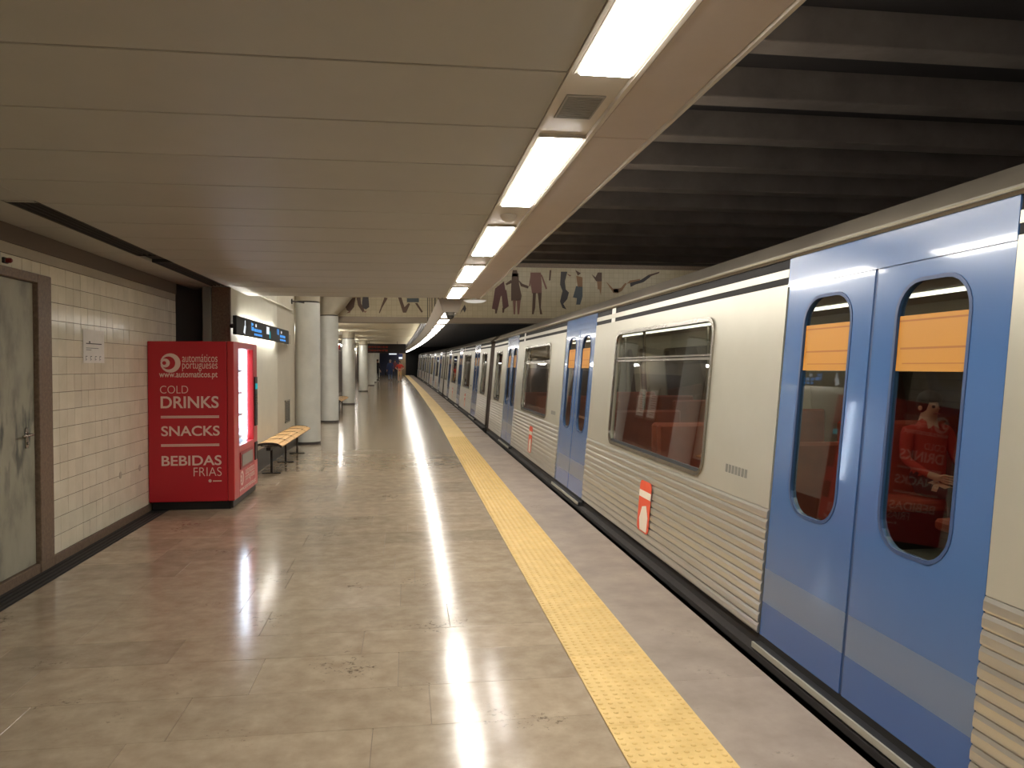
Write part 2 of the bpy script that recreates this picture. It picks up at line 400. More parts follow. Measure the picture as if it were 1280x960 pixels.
b = MB(); b.box(LEFT-0.012, Y0, 2.336, LEFT+0.004, 9.66, 2.412); b.obj('cornice', M['wall_cream'], wl)
b = MB(); b.box(LEFT-0.012, Y0, 2.414, LEFT+0.015, 9.66, HC+0.01); b.obj('fascia', mat('fascia_brown', rgb(98,84,70), 0.7), wl)
for ya, yb in ((6.40, 9.66), (Y0, 4.95)):
    b = MB(); b.cbox(LEFT-0.01, ya, -0.03, LEFT+0.012, yb, 0.068, 0.004); b.obj('plinth', M['granite'], wl)
for (yy, zz) in ((7.83, 0.50), (8.37, 0.50)):
    b = MB(); b.lathe([(0.034,0.0),(0.034,0.002),(0.020,0.004)], 0, 0, 14, 'x'); b.obj('old_anchor_patch', M['wall_cream'], wl, (LEFT+0.0015, yy, zz))

dr = struct('door_1', 'scuffed grey green steel service door in brown granite frame', 'door', (LEFT, 5.58, 0.0))
b = MB(); b.cbox(-0.05, -0.5, 0.07, -0.015, 0.58, 2.17, 0.003); b.obj('door_leaf', M['steel_door'], dr)
for (u0, u1, z0, z1) in ((0.585, 0.80, -0.02, 2.24), (-0.70, -0.505, -0.02, 2.24)):
    b = MB(); b.cbox(-0.2, u0, z0, 0.022, u1, z1, 0.004); b.obj('door_jamb', M['granite'], dr)
b = MB(); b.cbox(-0.2, -0.505, 2.175, 0.022, 0.585, 2.24, 0.004); b.obj('door_head', M['granite'], dr)
b = MB(); b.cbox(-0.2, -0.505, -0.02, 0.012, 0.585, 0.065, 0.004); b.obj('threshold', M['granite'], dr)
h = MB(); h.cbox(-0.015, 0.43, 0.95, -0.006, 0.47, 1.10, 0.003)
h.tube([(-0.008,0.45,1.05),(0.035,0.45,1.05)], 0.009); h.tube([(0.032,0.456,1.05),(0.034,0.33,1.048),(0.030,0.31,1.047)], 0.009)
h.lathe([(0.011,-0.006),(0.011,0.002)], 0.45, 0.985, 10, 'x'); h.obj('door_handle', M['chrome'], dr, smooth=True)

n = thing('wall_notice', 'white paper notice taped to cream tile wall beside granite door frame', 'notice', (LEFT+0.003, 7.0, 1.58))
b = MB(); b.box(0,0,0,0.0015,0.46,0.29); b.obj('sheet', M['paper'], n)
fe = lambda u, v, t: (0.0016+t, u, v)
bx = [(0.06,0.165,0.40,0.173),(0.06,0.128,0.33,0.132),(0.06,0.112,0.17,0.116)]
for i in range(4): bx += [(0.05+i*0.10,0.055,0.085+i*0.10,0.06),(0.05+i*0.10,0.02,0.055+i*0.10,0.055),(0.06+i*0.10,0.03,0.08+i*0.10,0.034)]
bx += [(0.12,0.175,0.15,0.19)]
lettering_plates(bx, fe, 0.0004).obj('printing', M['ink'], n)
n = thing('alarm_beacon', 'small dark red alarm beacon on the tile wall above the service door', 'alarm', (LEFT, 5.72, 2.28))
b = MB(); b.cbox(0,-0.03,-0.02,0.02,0.03,0.02,0.004); b.obj('beacon_base', M['dark_metal'], n)
b = MB(); b.lathe([(0.018,0.02),(0.018,0.045),(0.010,0.055)], 0, 0, 12, 'x'); b.obj('beacon_lens', mat('beacon_red', rgb(120,26,20), 0.3), n)

# ---- return wall and recess at the end of the tiles
rw = struct('wall_return', 'dark recess and brown granite pier behind the vending machine', 'wall')
b = MB(); b.box(LEFT-0.6, 10.35, -0.1, -2.40, 10.55, 4.2); b.obj('recess_back', mat('recess_grey', rgb(120,116,110), 0.6), rw)
b = MB(); b.cbox(-2.52, 9.98, 0.0, -2.42, 10.34, HC, 0.004); b.obj('steel_post', mat('post_grey', rgb(150,148,140), 0.35, 0.5), rw)
b = MB(); b.cbox(-2.415, 10.0, 0.0, -2.19, 10.05, HC, 0.004); b.obj('granite_pier', M['granite'], rw)
b = MB(); b.box(LEFT-0.6, 9.66, -0.1, LEFT-0.3, 10.4, 4.2); b.obj('recess_side', M['granite_grey'], rw)

# ---- white wall behind bench, and far side wall
ww = struct('wall_side', 'white plaster wall washed by the sign lamp behind the wooden bench', 'wall')
b = MB(); b.box(-2.41, 10.052, -0.1, -2.2, 13.55, 4.2); b.obj('plaster', M['wall_white'], ww)
b = MB(); b.box(-2.41, 13.555, -0.1, -2.2, 15.6, 4.2); b.obj('plaster', mottled('beige_plaster', rgb(192,184,166), rgb(202,194,176), 1.5, (0.5,0.65)), ww)
b = MB(); b.cbox(-2.24, 10.5, -0.02, -2.165, 15.6, 0.30, 0.005); b.obj('plinth', M['granite_grey'], ww)
b = MB(); b.tube([(-2.185, 10.6, 2.62), (-2.185, 15.2, 2.62)], 0.012); b.obj('cable', M['wall_white'], ww)
for i, yy in enumerate((13.55,)):
    b = MB(); b.box(-2.2005, yy, 0.3, -2.1985, yy+0.008, 4.0); b.obj('panel_joint', M['wall_cream'], ww)
wf = struct('wall_corridor', 'far left wall of the platform behind the row of white pillars', 'wall')
b = MB(); long_box(b, -3.7, 2.2, -3.4, 4.3, 15.6, Y1); b.obj('upper_plaster', M['wall_cream'], wf)
b = MB(); long_box(b, -3.7, -0.1, -3.4, 2.2, 15.6, Y1); b.obj('lower_panels', M['brown_wall'], wf)
b = MB(); b.box(-3.7, 15.5, -0.1, -2.3, 15.62, 4.2); b.obj('end_return', M['wall_white'], wf)

g = thing('vent_grille', 'small grey metal vent grille low on white wall behind wooden bench', 'vent', (-2.2, 14.3, 0.52))
b = MB(); b.box(0,0,0,0.012,0.55,0.025); b.box(0,0,0.385,0.012,0.55,0.41); b.box(0,0,0,0.012,0.025,0.41); b.box(0,0.525,0,0.012,0.55,0.41); b.obj('grille_frame', M['chrome'], g)
b = MB(); b.box(0,0.02,0.02,0.002,0.53,0.39); b.obj('backing', M['slot'], g)
sl = MB(); sl.box(0.002,0.02,0,0.010,0.53,0.012); slm = sl.mesh('grille_slat', M['chrome'])
for i in range(12): link('grille_slat', slm, g, (0,0,0.035+i*0.029))

# ---- low ceiling over the platform
ce = struct('ceiling', 'low suspended ceiling of wide cream metal panels with thin joints', 'ceiling')
b = MB(); b.box(LEFT, Y0, HC+0.03, 0.53, LOW_END-0.02, HC+0.09); b.obj('ceiling_backing', M['black'], ce)
PAN = 0.615
q = MB(); q.cbox(-2.205, 0.005, 0, 0.54, PAN-0.005, 0.03, 0.003); pan_me = q.mesh('ceiling_panel', M['ceil'])
q = MB(); q.cbox(LEFT+0.016, 0.003, 0, -2.40, 2*PAN-0.003, 0.03, 0.003); pan2 = q.mesh('edge_panel', M['ceil'])
q = MB(); q.cbox(-2.40, 0.003, 0, -2.205, PAN-0.003, 0.03, 0.003); fill_me = q.mesh('filler_panel', M['ceil'])
y = 2.555 - 15*PAN; i = 0
while y < LOW_END - 0.3:
    link('ceiling_panel', pan_me, ce, (0, y, HC))
    if i % 2 == 0: link('edge_panel', pan2, ce, (0, y+0.25, HC))
    if not (4.9 < y+PAN*0.5 < 7.3 or 7.75 < y+PAN*0.5 < 10.2): link('filler_panel', fill_me, ce, (0, y, HC))
    y += PAN; i += 1
CE_END = y
for ya, yb in ((4.95, 7.30), (7.70, 10.2), (1.6, 4.2)):
    sv = thing('ceiling_diffuser', {4.95:'long dark slot diffuser in low ceiling, nearer of two above tile wall',7.70:'long dark slot diffuser in low ceiling above the red vending machine',1.6:'long dark slot diffuser in low ceiling nearest the camera, out of frame'}[ya], 'vent', (-2.30, ya, HC))
    if ya == 1.6:
        bpy.data.objects.remove(sv); continue
    L_ = yb-ya
    b = MB(); b.box(-0.095, 0, 0.026, 0.09, L_, 0.029); b.obj('slot_back', M['black'], sv)
    b = MB(); b.box(-0.098,0,0,-0.082,L_,0.026); b.box(0.078,0,0,0.094,L_,0.026); b.box(-0.082,0,0,0.078,0.015,0.026); b.box(-0.082,L_-0.015,0,0.078,L_,0.026); b.obj('slot_frame', M['slot'], sv)
    for k in range(3):
        b = MB(); b.box(-0.05+k*0.045, 0.015, 0.006, -0.043+k*0.045, L_-0.015, 0.024); b.obj('slot_vane', M['slot'], sv)
# light trough and outer band
b = MB(); b.box(0.545, Y0, HC+0.012, 0.785, LOW_END, HC+0.06); b.obj('trough_plate', M['fix'], ce)
b = MB(); b.box(0.540, Y0, HC-0.006, 0.556, LOW_END, HC+0.03); b.box(0.772, Y0, HC-0.006, 0.790, LOW_END, HC+0.03); b.obj('trough_lip', M['fix'], ce)
y = 3.25 - 3.0*4
while y < LOW_END - 0.05:
    y2 = min(y+3.0, LOW_END)
    b = MB(); b.cbox(0.792, max(y,Y0)+0.003, HC-0.002, 1.045, y2-0.003, HC+0.05, 0.004); b.obj('outer_panel', M['ceil_pink'], ce); y += 3.0
b = MB(); b.box(1.046, Y0, HC-0.012, 1.060, LOW_END, HC+0.25); b.obj('edge_rail', M['fix'], ce)
b = MB(); b.box(LEFT, LOW_END-0.02, HC, 1.05, LOW_END, HC+0.35); b.obj('ceiling_fascia', M['ceil'], ce)

# recessed fixtures
FL = 1.42
ords = {-5.24:None, -3.11:None, -0.98:None}
lab = ['bright ceiling fixture nearest the camera, cut by the top of the picture', 'second ceiling fixture from the camera, past the grey speaker grille',
       'third ceiling fixture from the camera, past the small round detector', 'fourth ceiling fixture from the camera in low ceiling trough',
       'fifth ceiling fixture, last one in the trough at the low ceiling end']
def fixture(y0, label, group='recessed light fixtures'):
    t = thing('ceiling_light', label, 'ceiling light', (0.665, y0, HC), group=group)
    b = MB(); b.box(-0.105,0,-0.004,-0.092,FL,0.014); b.box(0.092,0,-0.004,0.105,FL,0.014); b.box(-0.092,0,-0.004,0.092,0.012,0.014); b.box(-0.092,FL-0.012,-0.004,0.092,FL,0.014); b.obj('frame', M['fix'], t)
    b = MB(); b.cbox(-0.091,0.013,-0.012,0.091,FL-0.013,0.010,0.006); b.obj('diffuser', M['lamp'], t)
for i in range(5): fixture(1.14+2.13*i, lab[i])
for i in range(3): fixture(1.14-2.13*(i+1), ['ceiling fixture just behind the camera in the low ceiling trough', 'second ceiling fixture behind the camera in the trough', 'third ceiling fixture behind the camera, by the back wall'][i], 'recessed light fixtures behind the camera')
sp = thing('ceiling_speaker', 'square grey speaker grille in light trough between first two fixtures', 'speaker', (0.66, 2.92, HC+0.012))
b = MB(); b.cbox(-0.075,-0.13,-0.006,0.075,0.13,0,0.002); b.obj('speaker_plate', mat('grille_grey', rgb(150,146,138), 0.6), sp)
sm = MB(); sm.box(-0.065,0,-0.008,0.065,0.008,-0.006); smm = sm.mesh('speaker_slot', M['grey_mark'])
for i in range(14): link('speaker_slot', smm, sp, (0,-0.115+i*0.017,0))
sd = thing('smoke_detector', 'small white round detector between second and third ceiling fixtures', 'detector', (0.67, 5.06, HC+0.012))
b = MB(); b.lathe([(0.055,0),(0.055,-0.012),(0.04,-0.035),(0.02,-0.045)], 0, 0, 18); b.obj('detector_body', M['fix'], sd, smooth=True)
b = MB(); b.lathe([(0.043,-0.018),(0.047,-0.018),(0.047,-0.024),(0.041,-0.024)], 0, 0, 18, cap=False); b.obj('detector_ring', M['grey_mark'], sd)
dl = thing('disc_lamp', 'flat round white disc lamp hanging past the end of the low ceiling', 'lamp', (1.00, 11.35, HC-0.02))
b = MB(); b.lathe([(0.02,0.11),(0.02,0.03),(0.17,0.012),(0.17,0.0)], 0, 0, 24); b.obj('disc_housing', M['fix'], dl, smooth=True)
b = MB(); b.lathe([(0.165,0.0),(0.12,-0.022),(0.05,-0.03)], 0, 0, 24); b.obj('disc_diffuser', emis('disc', (1,0.92,0.8,1), 0.6), dl, smooth=True)
b = MB(); b.tube([(0,0,0.09),(-0.0,-0.245,0.09)], 0.012); b.obj('disc_arm', M['fix'], dl)

# ---- high slab over lobby and tracks with ribs
hi = struct('ceiling_high', 'dark concrete slab with cross ribs above the tracks', 'ceiling')
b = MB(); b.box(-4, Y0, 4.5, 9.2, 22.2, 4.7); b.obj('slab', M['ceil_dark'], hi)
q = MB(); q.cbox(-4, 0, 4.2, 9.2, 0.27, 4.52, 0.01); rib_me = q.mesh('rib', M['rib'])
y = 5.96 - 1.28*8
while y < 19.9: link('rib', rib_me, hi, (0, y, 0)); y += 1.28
# ---- mural beam
MY = 21.75
mw = struct('wall_mural', 'cream tiled cross beam painted with standing figures above the platform', 'wall')
b = MB(); b.box(-4.0, MY, 2.935, 9.2, MY+0.45, 4.5); b.obj('tiled_face', M['mural'], mw)
b = MB(); b.cbox(-4.0, MY-0.03, 2.775, 9.2, MY+0.45, 2.935, 0.006); b.obj('beam_soffit', mat('beam_grey', rgb(136,122,104), 0.6), mw)
b = MB(); b.box(-4.0, MY-0.02, 4.38, 9.2, MY, 4.5); b.obj('top_band', M['granite'], mw)
TH = math.radians(7.79); F = 958.0
def on_mural(px, py):
    """photo position of a painted outline -> its place on the beam's face"""
    a = (px - 509) * math.cos(TH) / F
    D = MY*math.cos(TH) / (1 - a*math.sin(TH)); return (a*D, 1.55 + (458 - py)*D/F)
paint = {'maroon': mat('paint_maroon', rgb(98,62,58), 0.5), 'rose': mat('paint_rose', rgb(126,88,76), 0.5), 'dark': mat('paint_dark', rgb(62,56,56), 0.5),
         'slate': mat('paint_slate', rgb(72,80,84), 0.5), 'ochre': mat('paint_ochre', rgb(140,104,70), 0.5), 'brown': mat('paint_brown', rgb(88,64,48), 0.5)}
figs = [
 [('maroon',[(619,361),(630,352),(632,364),(626,371),(622,388),(615,386)]), ('brown',[(619,386),(622,386),(621,392),(619,392)]), ('maroon',[(627,369),(633,362),(636,383),(629,388)]), ('brown',[(628,385),(631,385),(630,391),(628,391)])],
 [('brown',[(640,342),(648,342),(649,356),(652,370),(651,376),(639,376),(639,358)]), ('brown',[(641,338),(646,338),(648,346),(640,346)]), ('brown',[(648,350),(653,355),(661,358),(660,361),(651,358)]), ('brown',[(639,350),(632,355),(633,357),(640,354)]), ('rose',[(641,375),(645,375),(644,393),(642,393)]), ('rose',[(646,375),(651,375),(649,393),(647,393)])],
 [('rose',[(663,341),(676,341),(677,356),(677,367),(665,367),(663,354)]), ('rose',[(675,342),(678,345),(684,361),(682,362)]), ('brown',[(666,366),(670,366),(669,385),(667,393),(665,393)]), ('brown',[(672,366),(677,366),(676,385),(678,393),(675,393)]), ('rose',[(663,345),(661,358),(663,358)])],
 [('brown',[(687,338),(689,338),(688,351),(686,351)])],
 [('dark',[(701,340),(709,340),(706,352),(707,362),(711,366),(709,374),(704,380),(708,387),(703,385),(700,377),(703,364),(700,356)]), ('rose',[(708,342),(714,345),(712,346)])],
 [('ochre',[(720,345),(728,347),(728,359),(722,359)]), ('slate',[(720,358),(728,358),(728,371),(725,381),(720,381),(721,373),(716,372)]), ('brown',[(719,338),(726,342),(722,345)])],
 [('brown',[(739,343),(744,347),(747,341),(752,341),(752,352),(745,352)]), ('ochre',[(746,352),(752,352),(751,370),(749,362),(747,362)])],
 [('ochre',[(757,352),(766,361),(770,362),(776,360),(781,354),(783,355),(777,364),(771,367),(766,366)]), ('maroon',[(766,361),(773,361),(773,366),(767,366)])],
 [('dark',[(787,354),(801,350),(810,344),(813,346),(804,353),(794,356),(788,359)]), ('ochre',[(783,355),(787,351),(800,349),(799,351),(788,354)]), ('brown',[(810,344),(824,340),(823,342),(812,346)])],
 [('brown',[(432,383),(441,373),(445,372),(443,384),(438,390),(434,388)]), ('rose',[(437,389),(439,387),(438,391),(433,392)])],
 [('brown',[(446,372),(451,372),(452,380),(456,388),(454,391),(448,382)]), ('dark',[(454,371),(461,371),(462,384),(458,387),(453,385),(453,378)]), ('rose',[(454,389),(459,389),(457,391)])],
 [('brown',[(481,372),(485,373),(478,385),(475,392),(474,391)])],
 [('brown',[(498,372),(502,372),(506,384),(511,379),(513,380),(508,391),(504,391)]), ('slate',[(509,373),(524,373),(524,378),(509,378)]), ('brown',[(519,379),(522,379),(529,390),(527,391)])],
 [('dark',[(577,388),(581,381),(583,386),(581,391),(579,387),(575,393)])],
]
for i, f in enumerate(figs):
    fo = link('painted_figure', None, mw)
    for cname, poly in f:
        pts = [(u, min(w, 4.375)) for u, w in (on_mural(px, py) for px, py in poly)]
        if min(w for u, w in pts) > 4.37: continue
        q = MB(); q.prism(pts, lambda p, w, t: (p, t, w), MY-0.003, MY-0.0005); q.obj('painted_shape', paint[cname], fo)

# ---- ceiling beyond the beam
cf = struct('ceiling_far', 'pale panelled ceiling over far platform beyond the painted beam', 'ceiling')
ysf = [22.2, 27.5, 35.5, 46, 55, 64, 73, 84]
for ya, yb in zip(ysf[:-1], ysf[1:]):
    b = MB(); long_box(b, -3.5, 2.80, 0.45, 2.86, ya+0.10, yb-0.10); b.obj('ceiling_panel', M['far_panel'], cf)
b = MB(); long_box(b, -3.5, 2.87, 0.5, 2.95, 22.2, Y1); b.obj('ceiling_backing', M['slot'], cf)
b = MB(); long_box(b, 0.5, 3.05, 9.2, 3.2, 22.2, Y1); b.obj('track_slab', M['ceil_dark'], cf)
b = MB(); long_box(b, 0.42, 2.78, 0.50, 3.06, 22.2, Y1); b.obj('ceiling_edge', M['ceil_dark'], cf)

# ---- track pit and far sides
tr = struct('floor_track', 'dark track bed below the train', 'floor')
b = MB(); long_box(b, EDGE-0.15, -1.4, 9.2, -1.15); b.obj('ballast', M['skirt'], tr)
wr = struct('wall_right', 'dark tunnel wall beyond the train', 'wall')
b = MB(); long_box(b, 9.0, -1.4, 9.3, 4.8); b.obj('concrete', M['brown_wall'], wr)
we = struct('wall_end', 'dark blue and brown wall closing the far end of the platform', 'wall')
e = bent(0, 83.5, 0)
b = MB(); b.box(-5+e[0], 83.5, -1.4, 0.3+e[0], 84.2, 5); b.obj('navy_wall', M['navy'], we)
b = MB(); b.box(0.3+e[0], 83.45, 0.2, 1.0+e[0], 84.2, 5); b.obj('tan_panel', M['tan'], we)
b = MB(); b.box(1.0+e[0], 83.5, -1.4, 9.5+e[0], 84.2, 5); b.obj('tunnel_mouth', M['black'], we)
wb = struct('wall_back', 'plain wall closing the platform behind the camera', 'wall')
b = MB(); b.box(-4, Y0-0.3, -1.4, 9.3, Y0, 4.8); b.obj('plaster', M['wall_cream'], wb)

# ================================================================== THINGS ON THE PLATFORM
# ---- pillars
def pillar(x, y, label, ring=2.84, top=4.2, r=0.245):
    bx_, by_, bz_ = bent(x, y, 0)
    t = thing('pillar', label, 'pillar', (bx_, by_, bz_), group='white round pillars')
    b = MB(); b.lathe([(r+0.004,0),(r+0.004,0.05)], 0, 0, 32); b.obj('base_ring', M['granite_grey'], t, smooth=True)
    b = MB(); b.lathe([(r,0.05),(r,ring-0.03)], 0, 0, 40); b.obj('shaft', M['pillar'], t, smooth=True)
    b = MB(); b.lathe([(r-0.012,ring-0.03),(r-0.012,ring)], 0, 0, 32); b.obj('collar', M['dark_metal'], t, smooth=True)
    b = MB(); b.lathe([(r-0.004,ring),(r-0.004,top)], 0, 0, 32); b.obj('neck', M['wall_cream'], t, smooth=True)
    return t
p1 = pillar(-1.97, 15.75, 'thick white pillar at the far end of the near wooden bench')
p2 = pillar(-2.10, 21.45, 'white pillar with flared bracket under the painted beam', 2.92, 2.95)
p3 = pillar(-2.15, 30.2, 'third white pillar, in front of red lit sign, past painted beam', 2.55, 2.8)
p4 = pillar(-2.10, 42.5, 'fourth white pillar, beside the dark departure board', 2.55, 2.8)
for i, (yy, lb) in enumerate(((52, 'fifth white pillar, first of the tight far row'), (59, 'sixth white pillar, second of the tight far row'), (66, 'seventh white pillar, third of the tight far row'), (73, 'eighth white pillar, last of the tight far row'))):
    pillar(-2.0+0.02*i, yy, lb, 2.6, 2.8, 0.27)
# flared bracket on the second pillar
b = MB(); prof = []
N_ = 14
for j in range(9):
    a = j/8; zz = 2.95 + 1.2*a
    rr = 0.245 + 0.03*a; ex = 0.75*a**0.75
    for k in range(N_):
        an = 2*math.pi*k/N_; cx = math.cos(an)*rr; cy = math.sin(an)*rr
        prof.append((cx + (ex if cx > 0 else ex*0.30*a), cy - 0.05*a, zz))
b.add(prof, [(j*N_+k, j*N_+(k+1) % N_, (j+1)*N_+(k+1) % N_, (j+1)*N_+k) for j in range(8) for k in range(N_)] + [tuple(range(N_)), tuple(8*N_+k for k in range(N_))])
b.obj('flared_bracket', M['wall_cream'], p2, smooth=True, auto=50)
# pipe with valve between wall and first pillar
t = thing('wall_pipe', 'thin pipe with bracket running from white wall to thick pillar top', 'pipe', (-2.2, 15.2, 2.80))
b = MB(); b.tube([(0.0,0,0),(0.04,0.0,0),(0.10,0.1,0.0),(0.2,0.32,0)], 0.012); b.obj('pipe', M['dark_metal'], t)
b = MB(); b.lathe([(0.05,0.0),(0.05,0.02)], 0, 0, 12, 'x'); b.obj('wall_flange', M['dark_metal'], t)

# ---- benches
def bench(name, label, x, y, Lb, nseat):
    bl = bent(x, y, 0); t = thing(name, label, 'bench', bl)
    prof = [(-0.19, 0.40), (-0.13, 0.432), (-0.06, 0.445), (0.0, 0.447), (0.06, 0.445), (0.13, 0.432), (0.19, 0.40)]
    for k in range(6):                      # six long boards, curved across
        (xa, za), (xb, zb) = prof[k], prof[k+1]
        dx, dz = xb-xa, zb-za; ln = math.hypot(dx, dz); ux, uz = dx/ln*0.003, dz/ln*0.003; nx, nz = -dz/ln*0.024, dx/ln*0.024
        poly = [(xa+ux,za+uz),(xb-ux,zb-uz),(xb-ux+nx,zb-uz+nz),(xa+ux+nx,za+uz+nz)]
        for s in range(nseat):
            y0 = s*Lb/nseat+0.006; y1 = (s+1)*Lb/nseat-0.006
            q = MB(); q.prism(poly, lambda p, w, tt: (p, tt, w), y0, y1); q.obj('board', M['wood'], t)
    q = MB(); q.box(-0.03, 0.05, 0.355, 0.03, Lb-0.05, 0.40); q.obj('beam', M['dark_metal'], t)
    for s in range(nseat+1):
        q = MB(); yy = min(max(s*Lb/nseat, 0.004), Lb-0.004)
        pts = [(px, pz-0.004) for px, pz in prof] + [(px, pz+0.029) for px, pz in reversed(prof)]
        q.prism(pts, lambda p, w, tt: (p, tt, w), yy-0.004, yy+0.004); q.obj('divider', M['dark_metal'], t)
    nl = 3
    for k in range(nl):
        yy = 0.30 + k*(Lb-0.6)/(nl-1)
        q = MB(); q.box(-0.015, yy-0.015, 0.012, 0.015, yy+0.015, 0.36); q.box(-0.15, yy-0.022, 0.395, 0.15, yy+0.022, 0.405)
        q.obj('leg', M['dark_metal'], t)
        q = MB(); q.cbox(-0.13, yy-0.03, 0.0, 0.13, yy+0.03, 0.013, 0.003); q.obj('foot', M['dark_metal'], t)
bench('bench', 'long slatted wooden bench on thin dark legs past the vending machine', -1.95, 11.15, 3.2, 5)
bench('bench', 'second wooden bench, half hidden behind the flared pillar', -2.2, 24.3, 3.0, 5)

# ---- sign over the white wall
sg = thing('exit_sign', 'long black direction sign with blue and white symbols over white wall', 'sign', (-2.10, 9.92, 1.95))
b = MB(); b.cbox(-0.045, 0, 0, 0.0, 4.25, 0.235, 0.004); b.obj('sign_box', M['sign_black'], sg)
q = MB(); q.box(-0.075, 0.6, 0.04, -0.06, 3.3, 0.16); q.obj('back_lamp', M['lamp_sign'], sg)
for yy in (0.6, 3.6):
    b = MB(); b.box(-0.1, yy, 0.10, -0.044, yy+0.03, 0.13); b.obj('bracket', M['dark_metal'], sg)
b = MB(); b.tube([(-0.10, 0.13, 0.11), (-0.03, 0.02, 0.11)], 0.03, 10); b.obj('end_mount', M['dark_metal'], sg)
fe = lambda u, v, t: (0.0005+t, u, v)
q = MB(); q.prism([(0.40,0.04),(0.46,0.13),(0.49,0.13),(0.49,0.20),(0.53,0.20),(0.53,0.13),(0.56,0.13),(0.50,0.02)], lambda p, w, tt: (0.0005+tt, p, w), 0, 0.001); q.obj('arrow_symbol', M['sign_white'], sg)
bx = []
for o_, seq in ((0.92, [(0,0.09,0.02,0.20),(0.04,0.16,0.12,0.19),(0.05,0.09,0.16,0.14)]), (3.02, [(0,0.12,0.04,0.21),(0.10,0.12,0.14,0.21)])):
    bx += [(o_+a, b_, o_+c, d) for a, b_, c, d in seq]
bx += [(1.12+i*0.14, 0.085, 1.22+i*0.14, 0.125) for i in range(4)] + [(1.12+i*0.12, 0.03, 1.20+i*0.12, 0.06) for i in range(5)]
bx += [(3.30+i*0.14, 0.085, 3.40+i*0.14, 0.125) for i in range(4)] + [(3.30+i*0.12, 0.03, 3.38+i*0.12, 0.06) for i in range(5)]
lettering_plates(bx, fe).obj('blue_text', M['sign_blue'], sg)
lettering_plates([(2.05,0.09,2.28,0.20),(1.2,0.15,1.28,0.19),(3.40,0.15,3.47,0.19)], fe).obj('white_symbol', M['sign_white'], sg)
lettering_plates([(2.30,0.03,2.38,0.14)], fe).obj('teal_symbol', M['sign_teal'], sg)
sb = thing('junction_box', 'pale plastic junction box at the far end of the black sign', 'box', (-2.2, 14.25, 1.93))
b = MB(); b.cbox(0, 0, 0, 0.06, 0.4, 0.23, 0.006); b.obj('box_body', M['fix'], sb)
b = MB(); b.cbox(0.06, 0.05, 0.03, 0.068, 0.35, 0.2, 0.004); b.obj('box_cover', M['wall_cream'], sb)

# ---- framed posters and red sign beyond the first pillar
for i, yy in enumerate((21.9, 23.0)):
    pt = thing('framed_poster', ('first' if i == 0 else 'second')+' of two tall white posters in brown frames on the corridor wall', 'poster', (-3.4, yy, 0.82), group='framed posters')
    b = MB(); b.cbox(0,0,0,0.03,0.9,1.0,0.004); b.obj('frame', M['granite'], pt)
    b = MB(); b.box(0.03,0.10,0.08,0.034,0.80,0.92); b.obj('poster_sheet', mat('poster_white', rgb(226,220,206), 0.5), pt)
    fe2 = lambda u, v, t: (0.0345+t, u, v)
    lettering_plates([(0.18, 0.16+0.07*j, 0.18+R.uniform(0.3,0.5), 0.18+0.07*j) for j in range(9)], fe2, 0.0005).obj('poster_print', M['grey_mark'], pt)
rs = thing('red_sign', 'small red lit sign seen between white pillars past the painted beam', 'sign', bent(-2.75, 31.5, 2.12))
b = MB(); b.cbox(-0.2,0,0,0.2,0.06,0.22,0.004); b.obj('sign_case', M['sign_black'], rs)
b = MB(); b.box(-0.17,-0.002,0.03,0.17,0,0.19); b.obj('sign_face', emis('red_face', (0.6,0.08,0.05,1), 0.5), rs)
b = MB(); b.box(-0.01,0.02,0.22,0.01,0.04,0.72); b.obj('hanger', M['dark_metal'], rs)

# ---- hanging light strip past the low ceiling
SEG = 1.75
n_seg = 41
M['trough'] = mottled('trough_paint', rgb(164,152,136), rgb(172,160,144), 3, (0.5,0.6))
ORD = ['first','second','third','fourth','fifth','sixth','seventh','eighth','ninth','tenth']
q = MB(); q.prism([(-0.19,0.20),(0.19,0.20),(0.12,0.0),(-0.12,0.0)], lambda p, w, tt: (p, tt, w), 0.0, SEG-0.004); HH = q.mesh('housing', M['trough'])
q = MB(); q.cbox(-0.085, 0.32, -0.006, 0.085, SEG-0.33, 0.004, 0.003); DD = q.mesh('diffuser', M['lamp_far'])
q = MB(); q.box(-0.06, 0.05, 0.20, 0.06, SEG-0.05, 0.212); UU = q.mesh('added_uplight', M['fill_up'])  # upward fill added out of sight to brighten the far ceiling
rod_cache = {}
def rod_mesh(x, z0, z1):
    k_ = (x, z0, z1)
    if k_ not in rod_cache:
        q = MB(); q.tube([(x,0.3,z0),(x,0.3,z1)], 0.009, 6); rod_cache[k_] = q.mesh('rod', M['dark_metal'])
    return rod_cache[k_]
for i in range(n_seg):
    y0 = 11.75 + i*SEG
    lo, hi_ = bent(0.665, y0, 2.385), bent(0.665, y0+SEG, 2.385)
    lb = 'hanging trough light among the far run of the strip over the platform edge'
    if i < 10: lb = ORD[i]+' segment of the hanging trough lights, counted from the low ceiling end'
    if i == 0: lb = 'first hanging trough light, carrying dome camera, past the low ceiling'
    t = thing('hanging_light', lb, 'hanging light', lo, (math.atan((hi_[2]-lo[2])/SEG), 0, math.atan(-(hi_[0]-lo[0])/SEG)), group=None if i == 0 else 'hanging strip lights')
    link('housing', HH, t); link('diffuser', DD, t); 
    if y0 > 21: link('added_uplight', UU, t)
    if y0 < 20.9:
        for x_ in (-0.11, 0.11): link('rod', rod_mesh(x_, 0.19, 2.13), t)
    else:
        link('rod', rod_mesh(-0.175, 0.19, 0.42), t); link('rod', rod_mesh(0.11, 0.19, 0.67), t)
